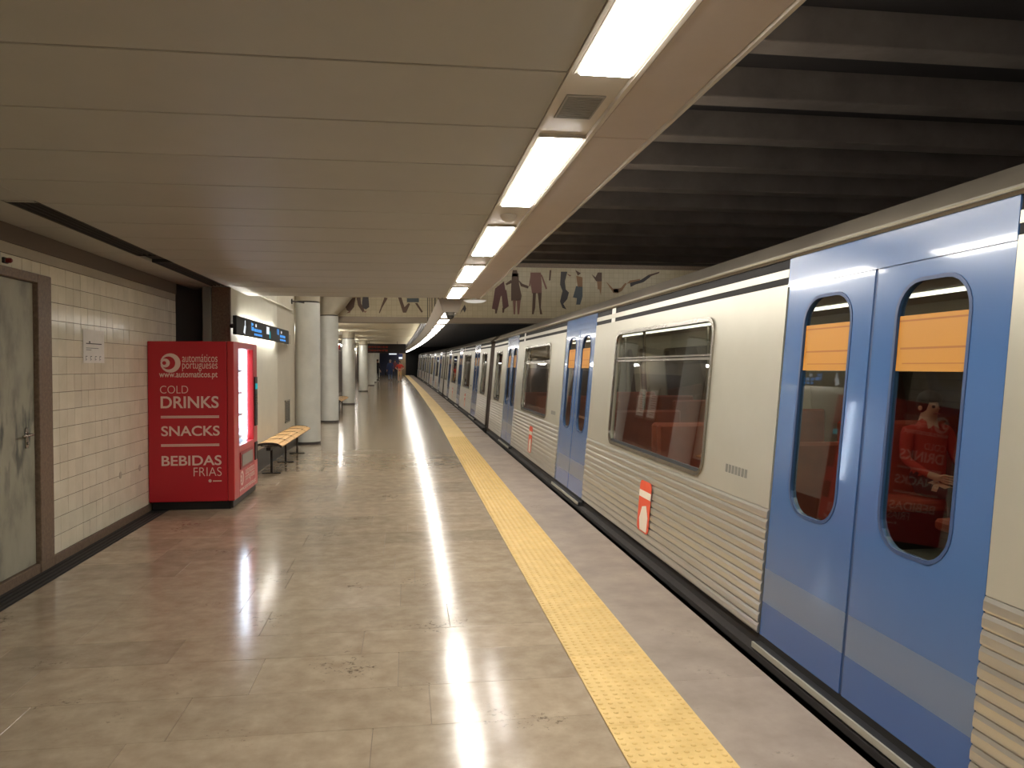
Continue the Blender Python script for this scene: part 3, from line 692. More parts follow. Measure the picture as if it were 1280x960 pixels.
# fill added to brighten the lobby, unseen above the low ceiling's sight line
for yy in (13.1, 15.7, 18.2):
    b = MB(); b.cbox(-1.65,yy-0.10,4.44,-0.35,yy+0.10,4.5,0.005); b.obj('lamp_case', M['fix'], hi)
    b = MB(); b.cbox(-1.62,yy-0.07,4.40,-0.38,yy+0.07,4.44,0.01); b.obj('lamp_tube', M['fill_lobby'], hi)
# fill strips added unseen behind the last but one rib, facing the painted beam
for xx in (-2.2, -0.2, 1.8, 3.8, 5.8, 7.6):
    b = MB(); b.box(xx-0.75,19.05,4.22,xx+0.75,19.10,4.50); b.obj('fill_washer_case', M['fix'], hi)
    b = MB(); b.box(xx-0.72,19.10,4.24,xx+0.72,19.13,4.36); b.obj('fill_washer', M['fill_wash'], hi)
# unseen fill tubes added on the low ceiling's outer edge, washing the track slab
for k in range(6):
    t = thing('added_track_tube', f'{ORD[k]} added unseen fill tube on the outer edge of low ceiling over the track', 'lamp', (1.062, -6.0+k*2.9, 2.70), group='added track fill tubes')
    b = MB(); b.box(0.0,0,-0.03,0.012,2.3,0.03); b.box(0.0,0.1,-0.01,0.04,0.13,0.01); b.box(0.0,2.17,-0.01,0.04,2.2,0.01); b.obj('fill_base', M['fix'], t)
    b = MB(); b.tube([(0.055,0.08,0),(0.055,2.22,0)], 0.018, 8); b.obj('lamp_tube', M['fill_track'], t)
# corridor tubes behind the pillars
for k in range(8):
    yy = (17.2, 22.8, 28.0, 34.5, 40.3, 47.5, 55.0, 63.0)[k]
    t = thing('corridor_lamp', f'{ORD[k]} corridor tube lamp behind the row of white pillars', 'ceiling light', bent(-2.85, yy, 2.42), group='corridor tube lamps')
    zc = (4.19 if yy < 21 else 2.80)-2.42
    b = MB(); b.cbox(-0.035,0,0,0.035,1.5,0.03,0.004); b.obj('lamp_case', M['fix'], t)
    b = MB(); b.tube([(0,0.04,-0.03),(0,1.46,-0.03)], 0.03, 10); b.obj('lamp_tube', M['lamp_side'], t)
    for ry in (0.2, 1.3): b = MB(); b.tube([(0,ry,0.03),(0,ry,zc)], 0.006, 6); b.obj('rod', M['dark_metal'], t)
dc = thing('dome_camera', 'grey dome camera on the near end of the hanging light strip', 'camera', (0.66, 11.86, 2.385))
b = MB(); b.lathe([(0.075,0.0),(0.075,-0.03),(0.066,-0.05)], 0, 0, 18); b.obj('camera_base', M['grey_mark'], dc, smooth=True)
b = MB(); b.lathe([(0.062,-0.05),(0.055,-0.08),(0.03,-0.105),(0.006,-0.112)], 0, 0, 18); b.obj('dome', mat('smoke_dome', rgb(70,70,70), 0.2), dc, smooth=True)

# ---- far boards and signs
bd = thing('departure_board', 'dark hanging departure board with red dot rows beyond the pillars', 'display board', bent(-1.05, 45.0, 2.12))
b = MB(); b.cbox(-1.30,0,0,1.30,0.25,0.52,0.006); b.obj('board_case', mat('board_black', rgb(36,30,32), 0.5), bd)
fs = lambda u, v, t: (u, -0.0005-t, v)
for j in range(2):
    bx = []; u = -1.0
    while u < 0.2:
        w_ = R.uniform(0.05, 0.16); bx.append((u, 0.10+j*0.2, u+w_, 0.19+j*0.2)); u += w_+0.05
    lettering_plates(bx, fs).obj('dot_row', emis('dot_red', (0.8,0.12,0.06,1), 0.08), bd)
for xx in (-0.8, 0.8):
    b = MB(); b.tube([(xx,0.12,0.52),(xx,0.12,0.70)], 0.012, 6); b.obj('hanger', M['dark_metal'], bd)
for (x, y, z, w, hgt, lb, c) in ((0.30, 74, 1.70, 0.40, 0.55, 'blue and white station sign at far end of platform edge', 'station'),
                                (-0.45, 70, 2.05, 0.8, 0.32, 'small pale blue hanging sign over the distant walkers', 'small')):
    s_ = thing('hanging_sign', lb, 'sign', bent(x, y, z))
    b = MB(); b.cbox(-w/2,0,0,w/2,0.08,hgt,0.006); b.obj('sign_case', mat('sign_navy', rgb(44,56,110), 0.5), s_)
    lettering_plates([(-w*0.42, hgt*0.12, w*0.42, hgt*0.45)] if c == 'station' else [(-w*0.42, hgt*0.35, w*0.42, hgt*0.65)], fs).obj('sign_band', M['sign_white'], s_)
    b = MB(); b.tube([(0,0.04,hgt),(0,0.04,2.8-z)], 0.012, 6); b.obj('hanger', M['dark_metal'], s_)

# ---- vending machine
VX0, VX1, VY0, VY1, VZ0, VZ1 = -2.745, -1.86, 8.63, 9.92, 0.09, 1.82
vm = thing('vending_machine', 'tall red vending machine with lit window standing against the tile wall', 'vending machine', (VX1, VY0, 0))
W_ = VX1-VX0; Dp = VY1-VY0
b = MB(); b.cbox(-W_+0.03, 0.03, 0, -0.05, Dp-0.03, 0.09, 0.004); b.obj('base', M['black'], vm)
b = MB(); b.cbox(-0.05, 0.02, 0.012, -0.02, Dp-0.02, 0.088, 0.004); b.obj('kick_plate', M['dark_metal'], vm)
b = MB(); b.cbox(-W_, 0, VZ0, -0.075, 0.03, VZ1, 0.006); b.obj('side_panel', M['red'], vm)
b = MB(); b.cbox(-W_, Dp-0.03, VZ0, -0.075, Dp, VZ1, 0.006); b.obj('side_panel', M['red'], vm)
b = MB(); b.cbox(-W_, 0.03, VZ1-0.03, -0.075, Dp-0.03, VZ1, 0.004); b.obj('top_panel', M['red'], vm)
b = MB(); b.box(-W_, 0.03, VZ0, -W_+0.02, Dp-0.03, VZ1-0.03); b.obj('back_panel', M['black'], vm)
b = MB(); b.box(-W_+0.02, 0.03, VZ0, -0.075, Dp-0.03, 0.60); b.obj('lower_cabinet', M['black'], vm)
# front door: frame around the window, lower panel, delivery flap, pay panel
WY0, WY1, WZ0, WZ1 = 0.24, 1.06, 0.66, 1.75
fr = MB()
fr.cbox(-0.07, 0.0, VZ0, 0, WY0, VZ1, 0.006); fr.cbox(-0.07, WY1, VZ0, 0, Dp, VZ1, 0.006)
fr.cbox(-0.07, WY0, WZ1, 0, WY1, VZ1, 0.004); fr.cbox(-0.07, WY0, VZ0, 0, WY1, WZ0, 0.004)
fr.box(-0.10, 0.031, VZ0, -0.066, 0.045, VZ1-0.03); fr.box(-0.10, Dp-0.045, VZ0, -0.066, Dp-0.031, VZ1-0.03); fr.box(-0.09, 0.04, VZ1-0.05, -0.066, Dp-0.04, VZ1-0.031)
dro = fr.obj('front_door', M['red_front'], vm)
b = MB(); b.box(-0.045, WY0, WZ0, -0.035, WY1, WZ1); b.obj('window_pane', M['glass_clear'], dro)
b = MB(); b.cbox(0, 0.27, 0.39, 0.010, 0.98, 0.585, 0.006); b.obj('delivery_surround', mat('flap_red', rgb(150,36,40), 0.4), dro)
b = MB(); b.cbox(0.010, 0.33, 0.42, 0.016, 0.92, 0.555, 0.004); b.obj('delivery_flap', mat('flap_grey', rgb(140,132,122), 0.35), dro)
b = MB(); b.cbox(0, 1.10, 0.82, 0.014, 1.25, 1.42, 0.004); b.obj('pay_panel', M['dark_metal'], dro)
for j in range(4):
    for i in range(3):
        b = MB(); b.box(0.014, 1.125+i*0.036, 1.08+j*0.035, 0.018, 1.150+i*0.036, 1.105+j*0.035); b.obj('key', M['chrome'], dro)
b = MB(); b.cbox(0, 1.115, 1.27, 0.018, 1.235, 1.34, 0.003); b.obj('pay_display', M['sign_teal'], dro)
b = MB(); b.cbox(-0.005, 1.10, 0.40, 0.012, 1.25, 0.62, 0.004); b.obj('coin_return', M['dark_metal'], dro)
# lit interior
b = MB(); b.box(-0.62, 0.05, 0.60, -0.60, Dp-0.05, VZ1-0.03); b.obj('inner_back', mat('inner_grey', rgb(92,104,122), 0.5), vm)
b = MB(); b.box(-0.60, WY1+0.02, 0.60, -0.08, WY1+0.05, VZ1-0.03); b.obj('inner_side', mat('inner_white_side', rgb(205,212,220), 0.5), vm)
b = MB(); b.cbox(-0.135, WY1-0.035, 0.68, -0.095, WY1-0.005, 1.74, 0.006); b.obj('led_strip', M['led'], vm)
cols = {'orange': rgb(228,130,40), 'green': rgb(70,140,70), 'blue': rgb(60,96,170), 'yellow': rgb(226,196,70), 'dark brown': rgb(60,40,32)}
pm = {k: mat('pack_'+k.replace(' ', '_'), v, 0.35) for k, v in cols.items()}
cap_m = mat('cap_white', rgb(225,225,225), 0.4)
for s, (zz, nm) in enumerate(((0.72, 'lowest'), (0.98, 'second'), (1.24, 'third'), (1.50, 'topmost'))):
    b = MB(); b.box(-0.58, 0.06, zz-0.014, -0.12, WY1-0.04, zz); b.obj('shelf', M['chrome'], vm)
    b = MB(); b.box(-0.12, 0.06, zz-0.02, -0.113, WY1-0.04, zz+0.012); b.obj('price_rail', M['fix'], vm)
    for j, cn in enumerate(cols):
        px, py = VX1-0.20, VY0+0.30+j*0.155
        if s in (0, 1):
            t = thing('drink_bottle', f'{cn} drink bottle on the {nm} shelf behind the vending machine window', 'bottle', (px, py, zz), group='drinks in the vending machine')
            b = MB(); b.lathe([(0.032,0),(0.034,0.02),(0.034,0.12),(0.026,0.155),(0.013,0.175),(0.013,0.182)], 0, 0, 12); b.obj('bottle_body', pm[cn], t, smooth=True)
            b = MB(); b.lathe([(0.015,0.182),(0.015,0.20)], 0, 0, 10); b.obj('cap', cap_m, t)
        else:
            t = thing('snack_packet', f'{cn} snack packet on the {nm} shelf behind the vending machine window', 'snack', (px, py, zz), group='snacks in the vending machine')
            b = MB(); b.add([(-0.01,-0.055,0),(0.01,-0.055,0),(0.01,0.055,0),(-0.01,0.055,0),(-0.03,-0.058,0.09),(0.03,-0.058,0.09),(0.03,0.058,0.09),(-0.03,0.058,0.09),(-0.004,-0.056,0.175),(0.004,-0.056,0.175),(0.004,0.056,0.175),(-0.004,0.056,0.175)],
                            [(0,1,2,3),(8,9,10,11)]+[(a+i, a+(i+1) % 4, a+4+(i+1) % 4, a+4+i) for a in (0,4) for i in range(4)]); b.obj('bag', pm[cn], t)
            b = MB(); b.box(-0.004,-0.056,0.175,0.004,0.056,0.19); b.obj('seal', cap_m, t)
# lettering on the side panel, facing the camera
PXM = 8.28/958*0.9908/1.0       # metres per photo pixel on that side
def sx(px): 
    a = (px-509)*math.cos(TH)/F; D = VY0*math.cos(TH)/(1-a*math.sin(TH)); return a*D - VX1
def sz(py): return 1.55 + (458-py)*8.29/F
def side_text(name, body, x0, x1, ytop, ybot, bold):
    put_text(name, body, sx(x1)-sx(x0), sz(ytop)-sz(ybot), M['print'], vm, (sx(x0), -0.0008, sz(ybot)), FACE_S, bold)
side_text('lettering', 'autom\u00e1ticos', 228, 272, 443.0, 452.8, -0.004)
side_text('lettering', 'portugueses', 228, 272, 453.2, 464.0, -0.004)
side_text('lettering', 'www.automaticos.pt', 199, 272, 464.5, 474.0, 0.008)
side_text('lettering', 'COLD', 200, 235, 482, 491.5, -0.012)
side_text('lettering', 'DRINKS', 200.5, 273, 495, 510, 0.018)
side_text('lettering', 'SNACKS', 201, 274, 532, 544.5, 0.016)
side_text('lettering', 'BEBIDAS', 201, 276, 569, 581.5, 0.016)
side_text('lettering', 'FRIAS', 241, 276, 584, 595, -0.012)
for yy in (520.6, 555.8):
    b = MB(); b.box(sx(200.5), -0.002, sz(yy+1.6), sx(273.5), -0.0005, sz(yy+0.3)); b.box(sx(200.5), -0.002, sz(yy-0.2), sx(273.5), -0.0005, sz(yy-1.3)); b.obj('rule_line', M['print'], vm)
def logo(parent, cx, cz, s, fn):
    """crescent ring with a smaller crescent and dot inside"""
    q = MB()
    def cres(c0, r0, c1, r1, a0, a1, n=28):
        pts = []
        for i in range(n+1):
            a = a0+(a1-a0)*i/n; pts.append((c0+r0*math.cos(a), r0*math.sin(a)))
        for i in range(n, -1, -1):
            a = a0+(a1-a0)*i/n; pts.append((c1+r1*math.cos(a), r1*math.sin(a)))
        n2 = n+1
        vs = [fn(cx+p*s, cz+w*s, t) for t in (0.0004, 0.0018) for p, w in pts]; m_ = len(pts)
        fs_ = []
        for i in range(n):
            a_, b_, c_, d_ = i, i+1, m_-2-i, m_-1-i
            fs_ += [(a_,b_,c_,d_), (m_+a_,m_+d_,m_+c_,m_+b_)]
        for i in range(m_): fs_.append((i, (i+1) % m_, m_+(i+1) % m_, m_+i))
        q.add(vs, fs_)
    cres(0.06, 1.0, -0.14, 0.68, -math.pi*0.93, math.pi*0.93)
    cres(-0.46, 0.46, -0.55, 0.20, -math.pi, math.pi)
    return q.obj('logo', M['print'], parent)
logo(vm, sx(212.5), sz(453.8), 0.103, lambda u, v, t: (u, -t, v))
side_text('small_mark', '\u2022', 259.5, 263.5, 599, 603, 0.0)
b = MB(); b.box(sx(265), -0.0015, sz(602), sx(276), -0.0005, sz(600.6)); b.obj('small_print', M['print'], vm)
# front logo and lettering
logo(vm, 0.37, 0.285, 0.085, lambda u, v, t: (t, u, v))
put_text('lettering', 'autom\u00e1ticos', 0.52, 0.085, M['print'], vm, (0.0006, 0.56, 0.295), FACE_E, -0.004)
put_text('lettering', 'portugueses', 0.52, 0.085, M['print'], vm, (0.0006, 0.56, 0.205), FACE_E, -0.004)
put_text('lettering', 'www.automaticos.pt', 0.9, 0.06, M['print'], vm, (0.0006, 0.24, 0.125), FACE_E, 0.008)

# ================================================================== THE TRAIN
CX = 3.30; CL = 18.0
def side_x(v): return 1.407 - 0.0846*v
def smap(side):
    return lambda u, v, n: (-side*(side_x(v)+n), u, v)
def rrect(u0, v0, u1, v1, r, n=5):
    """four corner arcs, counter-clockwise from lower left"""
    out = []
    for (cu, cv, a0) in ((u0+r, v0+r, math.pi), (u1-r, v0+r, 1.5*math.pi), (u1-r, v1-r, 0.0), (u0+r, v1-r, 0.5*math.pi)):
        out.append([(cu+r*math.cos(a0+0.5*math.pi*i/n), cv+r*math.sin(a0+0.5*math.pi*i/n)) for i in range(n+1)])
    return out
def holed(q, outer, hole, r, fn, n0, n1, ns=5):
    """plate with a rounded opening; n0 outer face, n1 inner face (offsets along the outward normal)"""
    u0, v0, u1, v1 = outer; C4 = [(u0,v0),(u1,v0),(u1,v1),(u0,v1)]; arcs = rrect(*hole, r, ns); per = ns+1
    vs = []; 
    for n_ in (n0, n1):
        vs += [fn(u, v, n_) for u, v in C4]; vs += [fn(u, v, n_) for a in arcs for u, v in a]
    off = 4+4*per; fs = []
    for s_ in (0, off):
        for c in range(4):
            for i in range(ns): fs.append((s_+c, s_+4+c*per+i+1, s_+4+c*per+i))
            c2 = (c+1) % 4; fs.append((s_+c, s_+c2, s_+4+c2*per, s_+4+c*per+ns))
    for c in range(4): fs.append((c, (c+1) % 4, off+(c+1) % 4, off+c))
    m_ = 4*per
    for i in range(m_): fs.append((4+i, 4+(i+1) % m_, off+4+(i+1) % m_, off+4+i))
    return q.add(vs, fs)
def ring(q, hole, r, w, fn, n0, n1, ns=5):
    a = [p for arc in rrect(hole[0], hole[1], hole[2], hole[3], r, ns) for p in arc]
    bq = [p for arc in rrect(hole[0]-w, hole[1]-w, hole[2]+w, hole[3]+w, r+w, ns) for p in arc]
    m_ = len(a); vs = [fn(u, v, n0) for u, v in a]+[fn(u, v, n0) for u, v in bq]+[fn(u, v, n1) for u, v in a]+[fn(u, v, n1) for u, v in bq]
    fs = []
    for i in range(m_):
        j = (i+1) % m_
        fs += [(i,j,m_+j,m_+i), (2*m_+i,3*m_+i,3*m_+j,2*m_+j), (i,2*m_+i,2*m_+j,j), (m_+i,m_+j,3*m_+j,3*m_+i)]
    return q.add(vs, fs)
def plate(q, u0, v0, u1, v1, fn, n0, n1):
    vs = [fn(u, v, n_) for n_ in (n0, n1) for u, v in ((u0,v0),(u1,v0),(u1,v1),(u0,v1))]
    return q.add(vs, [(0,1,2,3),(7,6,5,4),(0,4,5,1),(1,5,6,2),(2,6,7,3),(3,7,4,0)])
DOORS = [3.15, 9.0, 14.85]; DH = 0.79
Z_LOW, Z_RIB, Z_WB, Z_WT, Z_BAND, Z_TOP = 0.09, 0.77, 0.82, 1.87, 1.985, 2.10
def build_car():
    car = thing('metro_car', 'x', 'train car', (CX, 0, 0))
    for side in (1, -1):
        fn = smap(side); near = side == 1
        edges = [0.0] + [e for d in DOORS for e in (d-DH, d+DH)] + [CL]
        segs = [(edges[i], edges[i+1]) for i in range(0, 8, 2)]
        for u0, u1 in segs:
            full = u1-u0 > 3
            if near:                         # corrugated lower panel
                q = MB(); prof = []; nr = 12; v = Z_LOW
                dv = (Z_RIB-Z_LOW)/nr
                for k in range(nr):
                    prof += [(v, 0.0), (v+dv*0.06, 0.008), (v+dv*0.18, 0.0100), (v+dv*0.66, 0.0100), (v+dv*0.92, 0.005), (v+dv*0.95, 0.0)]; v += dv
                prof += [(Z_RIB, 0.0), (Z_RIB, -0.03), (Z_LOW, -0.03)]
                q.prism(prof, lambda p, w, t: fn(t, p, w), u0+0.004, u1-0.004); q.obj('ribbed_panel', M['steel'], car)
            else:
                q = MB(); plate(q, u0, Z_LOW, u1, Z_RIB, fn, 0.0, -0.03); q.obj('lower_panel', M['cabin'], car)
            # window panel
            if full: w0, w1 = u0+0.97, u1-0.90
            else: w0, w1 = (u0+0.55, u1-0.72) if u0 == 0 else (u0+0.72, u1-0.60)
            q = MB(); holed(q, (u0+0.004, Z_RIB, u1-0.004, Z_BAND), (w0, Z_WB, w1, Z_WT), 0.10, fn, 0.004, -0.035); q.obj('window_panel', M['steel_cream'], car)
            q = MB(); ring(q, (w0+0.012, Z_WB+0.012, w1-0.012, Z_WT-0.012), 0.09, 0.03, fn, 0.016, 0.0)
            wf_ = q.obj('window_frame', M['chrome'], car)
            q = MB(); plate(q, w0-0.01, Z_WB-0.01, w1+0.01, Z_WT+0.01, fn, -0.018, -0.024); q.obj('window_pane', M['glass'], wf_)
            q = MB(); plate(q, w0, 1.595, w1, 1.612, fn, -0.002, -0.012); plate(q, w0, 1.622, w1, 1.634, fn, -0.002, -0.012); q.obj('transom', M['chrome'], wf_)
            q = MB(); plate(q, w0+0.05, Z_WB+0.004, w1-0.05, Z_WB+0.03, fn, -0.004, -0.016); q.obj('sill_seal', M['rubber'], wf_)
            if near:                          # louvre bands above the windows
                cuts = [(u0+0.10, u1-0.75), (u1-0.62, u1-0.06)] if full else [(u0+0.05, u1-0.05)]
                q = MB(); plate(q, u0+0.004, Z_BAND, u1-0.004, Z_TOP+0.04, fn, 0.0, -0.03); q.obj('band_backing', M['black'], car)
                for v0, v1 in ((Z_BAND, 1.996), (2.036, 2.080), (2.136, 2.142)):
                    q = MB(); plate(q, u0+0.004, v0, u1-0.004, v1, fn, 0.003, -0.012); q.obj('band_rail', M['steel_cream'], car)
                for c0, c1 in cuts[:1]:
                    if full:
                        for v0, v1 in ((1.996, 2.036), (2.080, 2.136)):
                            q = MB(); plate(q, c1, v0, c1+0.13, v1, fn, 0.004, -0.012); q.obj('band_rail', M['steel'], car)
            else:
                q = MB(); plate(q, u0, Z_BAND, u1, Z_TOP+0.04, fn, 0.0, -0.03); q.obj('upper_panel', M['cabin'], car)
            if near and full:                 # red notice and faint number on the side
                q = MB(); s0 = u0+0.5*(u1-u0)-0.20
                arc = [p for a in rrect(s0, 0.20, s0+0.30, 0.61, 0.05, 4) for p in a]
                q.prism(arc, lambda p, w, t: fn(p, w, t), 0.0135, 0.0155); st = q.obj('side_notice', M['sticker_red'], car)
                q = MB(); plate(q, s0, 0.475, s0+0.30, 0.53, fn, 0.0165, 0.0155)
                q.prism([(s0+0.05,0.21),(s0+0.22,0.21),(s0+0.25,0.30),(s0+0.20,0.40),(s0+0.10,0.42),(s0+0.04,0.33)], lambda p, w, t: fn(p, w, t), 0.0155, 0.0165)
                q.obj('notice_print', M['sticker_white'], st)
                q = MB()
                for k in range(7): plate(q, u0+0.30+k*0.045, 0.895, u0+0.332+k*0.045, 0.945, fn, 0.0052, 0.004)
                q.obj('car_mark', M['grey_mark'], car)
        for d in DOORS:
            if near:
                q = MB(); plate(q, d-DH, 1.98, d+DH, Z_TOP+0.04, fn, 0.004, -0.03); q.obj('door_header', M['blue'], car)
                q = MB(); plate(q, d-DH+0.02, 0.015, d+DH-0.02, 0.055, fn, 0.036, -0.05); so = q.obj('door_sill', M['rubber'], car)
                q = MB(); plate(q, d-DH+0.02, 0.028, d+DH-0.02, 0.056, fn, 0.046, 0.036); q.obj('sill_nose', M['steel_cream'], so)
                q = MB(); plate(q, d-DH, 0.055, d+DH, 0.09, fn, -0.005, -0.03); q.obj('sill_gap', M['black'], car)
            else:
                q = MB(); plate(q, d-DH, 1.98, d+DH, Z_TOP+0.04, fn, 0.0, -0.03); q.obj('upper_panel', M['cabin'], car)
            for lf in (-1, 1):
                a0, a1 = (d-DH+0.005, d-0.012) if lf < 0 else (d+0.012, d+DH-0.005)
                h0, h1 = (a0+0.19, a1-0.155) if lf < 0 else (a0+0.155, a1-0.19)
                q = MB(); holed(q, (a0, 0.45, a1, 1.98), (h0, 0.80, h1, 1.90), 0.14, fn, -0.002, -0.035, 6); leaf = q.obj('door_leaf', M['blue'] if near else M['cabin'], car)
                q = MB(); plate(q, a0, 0.09, a1, 0.27, fn, -0.002, -0.035); q.obj('lower_section', M['blue_low'] if near else M['cabin'], leaf)
                q = MB(); plate(q, a0, 0.27, a1, 0.45, fn, -0.002, -0.035); q.obj('grey_stripe', M['blue_stripe'] if near else M['cabin'], leaf)
                q = MB(); ring(q, (h0+0.006, 0.806, h1-0.006, 1.894), 0.134, 0.016, fn, 0.001, -0.006, 6); q.obj('window_gasket', M['seal_blue'], leaf)
                q = MB(); plate(q, h0-0.01, 0.79, h1+0.01, 1.91, fn, -0.012, -0.018); q.obj('door_pane', M['glass'], leaf)
                if near:
                    q = MB(); plate(q, h0+0.005, 1.53, h1-0.01, 1.76, fn, -0.010, -0.0118); mp_ = q.obj('route_map', M['orange'], leaf)
                    q = MB(); plate(q, h0+0.005, 1.735, h1-0.01, 1.742, fn, -0.0095, -0.010); plate(q, h0+0.02, 1.62, h1-0.03, 1.628, fn, -0.0095, -0.010); plate(q, h0+0.02, 1.56, h1-0.05, 1.564, fn, -0.0095, -0.010); q.obj('map_print', M['orange_ink'], leaf)
            if near:
                q = MB(); plate(q, d-0.012, 0.09, d+0.012, 1.98, fn, -0.006, -0.03); q.obj('door_seal', M['seal_blue'], car)
    # skirt, roof, floor, ends
    q = MB(); fn = smap(1); plate(q, 0, -0.35, CL, 0.088, fn, -0.02, -0.06); q.obj('skirt', M['skirt'], car)
    q = MB(); plate(q, 0.02, -0.02, CL-0.02, 0.012, fn, 0.045, -0.02); q.obj('rubbing_strip', M['skirt'], car)
    q = MB(); fn2 = smap(-1); plate(q, 0, -0.35, CL, 0.088, fn2, -0.02, -0.06); q.obj('skirt', M['skirt'], car)
    prof = [(-1.235,2.135),(-1.245,2.150),(-1.235,2.165),(-1.19,2.20),(-1.10,2.28),(-1.0,2.305),(-0.70,2.38),(0,2.44),(0.70,2.38),(1.0,2.305),(1.10,2.28),(1.235,2.165),(1.235,2.135),(1.0,2.18),(0.7,2.24),(0,2.30),(-0.7,2.24),(-1.0,2.18)]
    q = MB(); q.prism(prof, lambda p, w, t: (p, t, w), 0, CL); q.obj('roof', M['roof'], car, smooth=True, auto=35)
    q = MB(); q.tube([(-1.252,0,2.155),(-1.252,CL,2.155)], 0.010, 6); q.obj('rain_gutter', M['steel_cream'], car)
    q = MB(); q.box(-1.37, 0, 0.02, 1.37, CL, 0.08); q.obj('cabin_floor', M['cabin_floor'], car)
    q = MB(); q.box(-1.18, 0.05, 2.10, 1.18, CL-0.05, 2.13); q.obj('cabin_ceiling', M['cabin'], car)
    for xx in (-0.55, 0.55):
        q = MB(); q.box(xx-0.06, 0.3, 2.085, xx+0.06, CL-0.3, 2.10); q.obj('cabin_light', M['lamp_cabin'], car)
    for yy in (0.0, CL-0.05):
        q = MB(); q.add([(-1.39,yy,0.05),(1.39,yy,0.05),(1.22,yy,2.15),(0,yy,2.40),(-1.22,yy,2.15),(-1.39,yy+0.05,0.05),(1.39,yy+0.05,0.05),(1.22,yy+0.05,2.15),(0,yy+0.05,2.40),(-1.22,yy+0.05,2.15)],
            [(0,1,2,3,4),(5,6,7,8,9)]+[(i,(i+1) % 5,5+(i+1) % 5,5+i) for i in range(5)]); q.obj('end_wall', M['bellows'], car)
    q = MB()
    for k in range(7):
        y0 = CL+0.03+k*0.11; w_ = 1.37 if k % 2 == 0 else 1.32
        q.add([(-w_,y0,0.0),(w_,y0,0.0),(w_-0.14,y0,2.1),(0,y0,2.28),(-w_+0.14,y0,2.1),(-w_,y0+0.11,0.0),(w_,y0+0.11,0.0),(w_-0.14,y0+0.11,2.1),(0,y0+0.11,2.28),(-w_+0.14,y0+0.11,2.1)],
            [(0,1,2,3,4),(5,6,7,8,9)]+[(i,(i+1) % 5,5+(i+1) % 5,5+i) for i in range(5)])
    q.obj('gangway_bellows', M['bellows'], car)
    # seats: back-to-back pairs on both sides of each bay
    def seat(xa, xb, yb, face):
        q = MB(); q.cbox(xa, min(yb, yb+face*0.45), 0.40, xb, max(yb, yb+face*0.45), 0.48, 0.02)
        q.cbox(xa, min(yb, yb-face*0.07), 0.44, xb, max(yb, yb-face*0.07), 1.08, 0.02)
        s_ = q.obj('seat', M['seat_red'], car)
        q = MB(); q.box(xa+0.1, min(yb+face*0.05, yb+face*0.35), 0.08, xb-0.1, max(yb+face*0.05, yb+face*0.35), 0.40); q.obj('seat_base', M['dark_metal'], s_)
    for u0, u1 in ((DOORS[0]+DH, DOORS[1]-DH), (DOORS[1]+DH, DOORS[2]-DH)):
        for xa, xb in ((-1.28, -0.38), (0.38, 1.28)):
            seat(xa, xb, u0+0.55, 1); seat(xa, xb, u0+2.05, -1); seat(xa, xb, u0+2.25, 1); seat(xa, xb, u1-0.30, -1)
    for d in DOORS:
        for yy in (d-0.95, d+0.95):
            for xx in (-0.75, 0.75):
                q = MB(); q.tube([(xx, yy, 0.08), (xx, yy, 2.10)], 0.017, 8); q.obj('grab_pole', M['chrome'], car)
    return car
bpy.context.view_layer.update()
car = build_car()
car_labels = ['nearest metro car with tall blue doors and wide side window beside yellow strip',
              'second metro car, just past the first dark gangway joint', 'third metro car along the platform, past two gangway joints',
              'fourth metro car, the farthest one, shrinking toward platform end']
bpy.context.view_layer.update()
for i in range(4):
    c = car if i == 0 else clone(car)
    y0 = i*(CL+0.92)
    if i == 0: c.location = (CX, 0, 0)
    else:
        a, e_ = bent(CX, y0, 0), bent(CX, y0+CL, 0)
        c.location = a; c.rotation_euler = (math.atan((e_[2]-a[2])/CL), 0, math.atan(-(e_[0]-a[0])/CL))
    c['label'] = car_labels[i]; c['group'] = 'metro cars of one train'

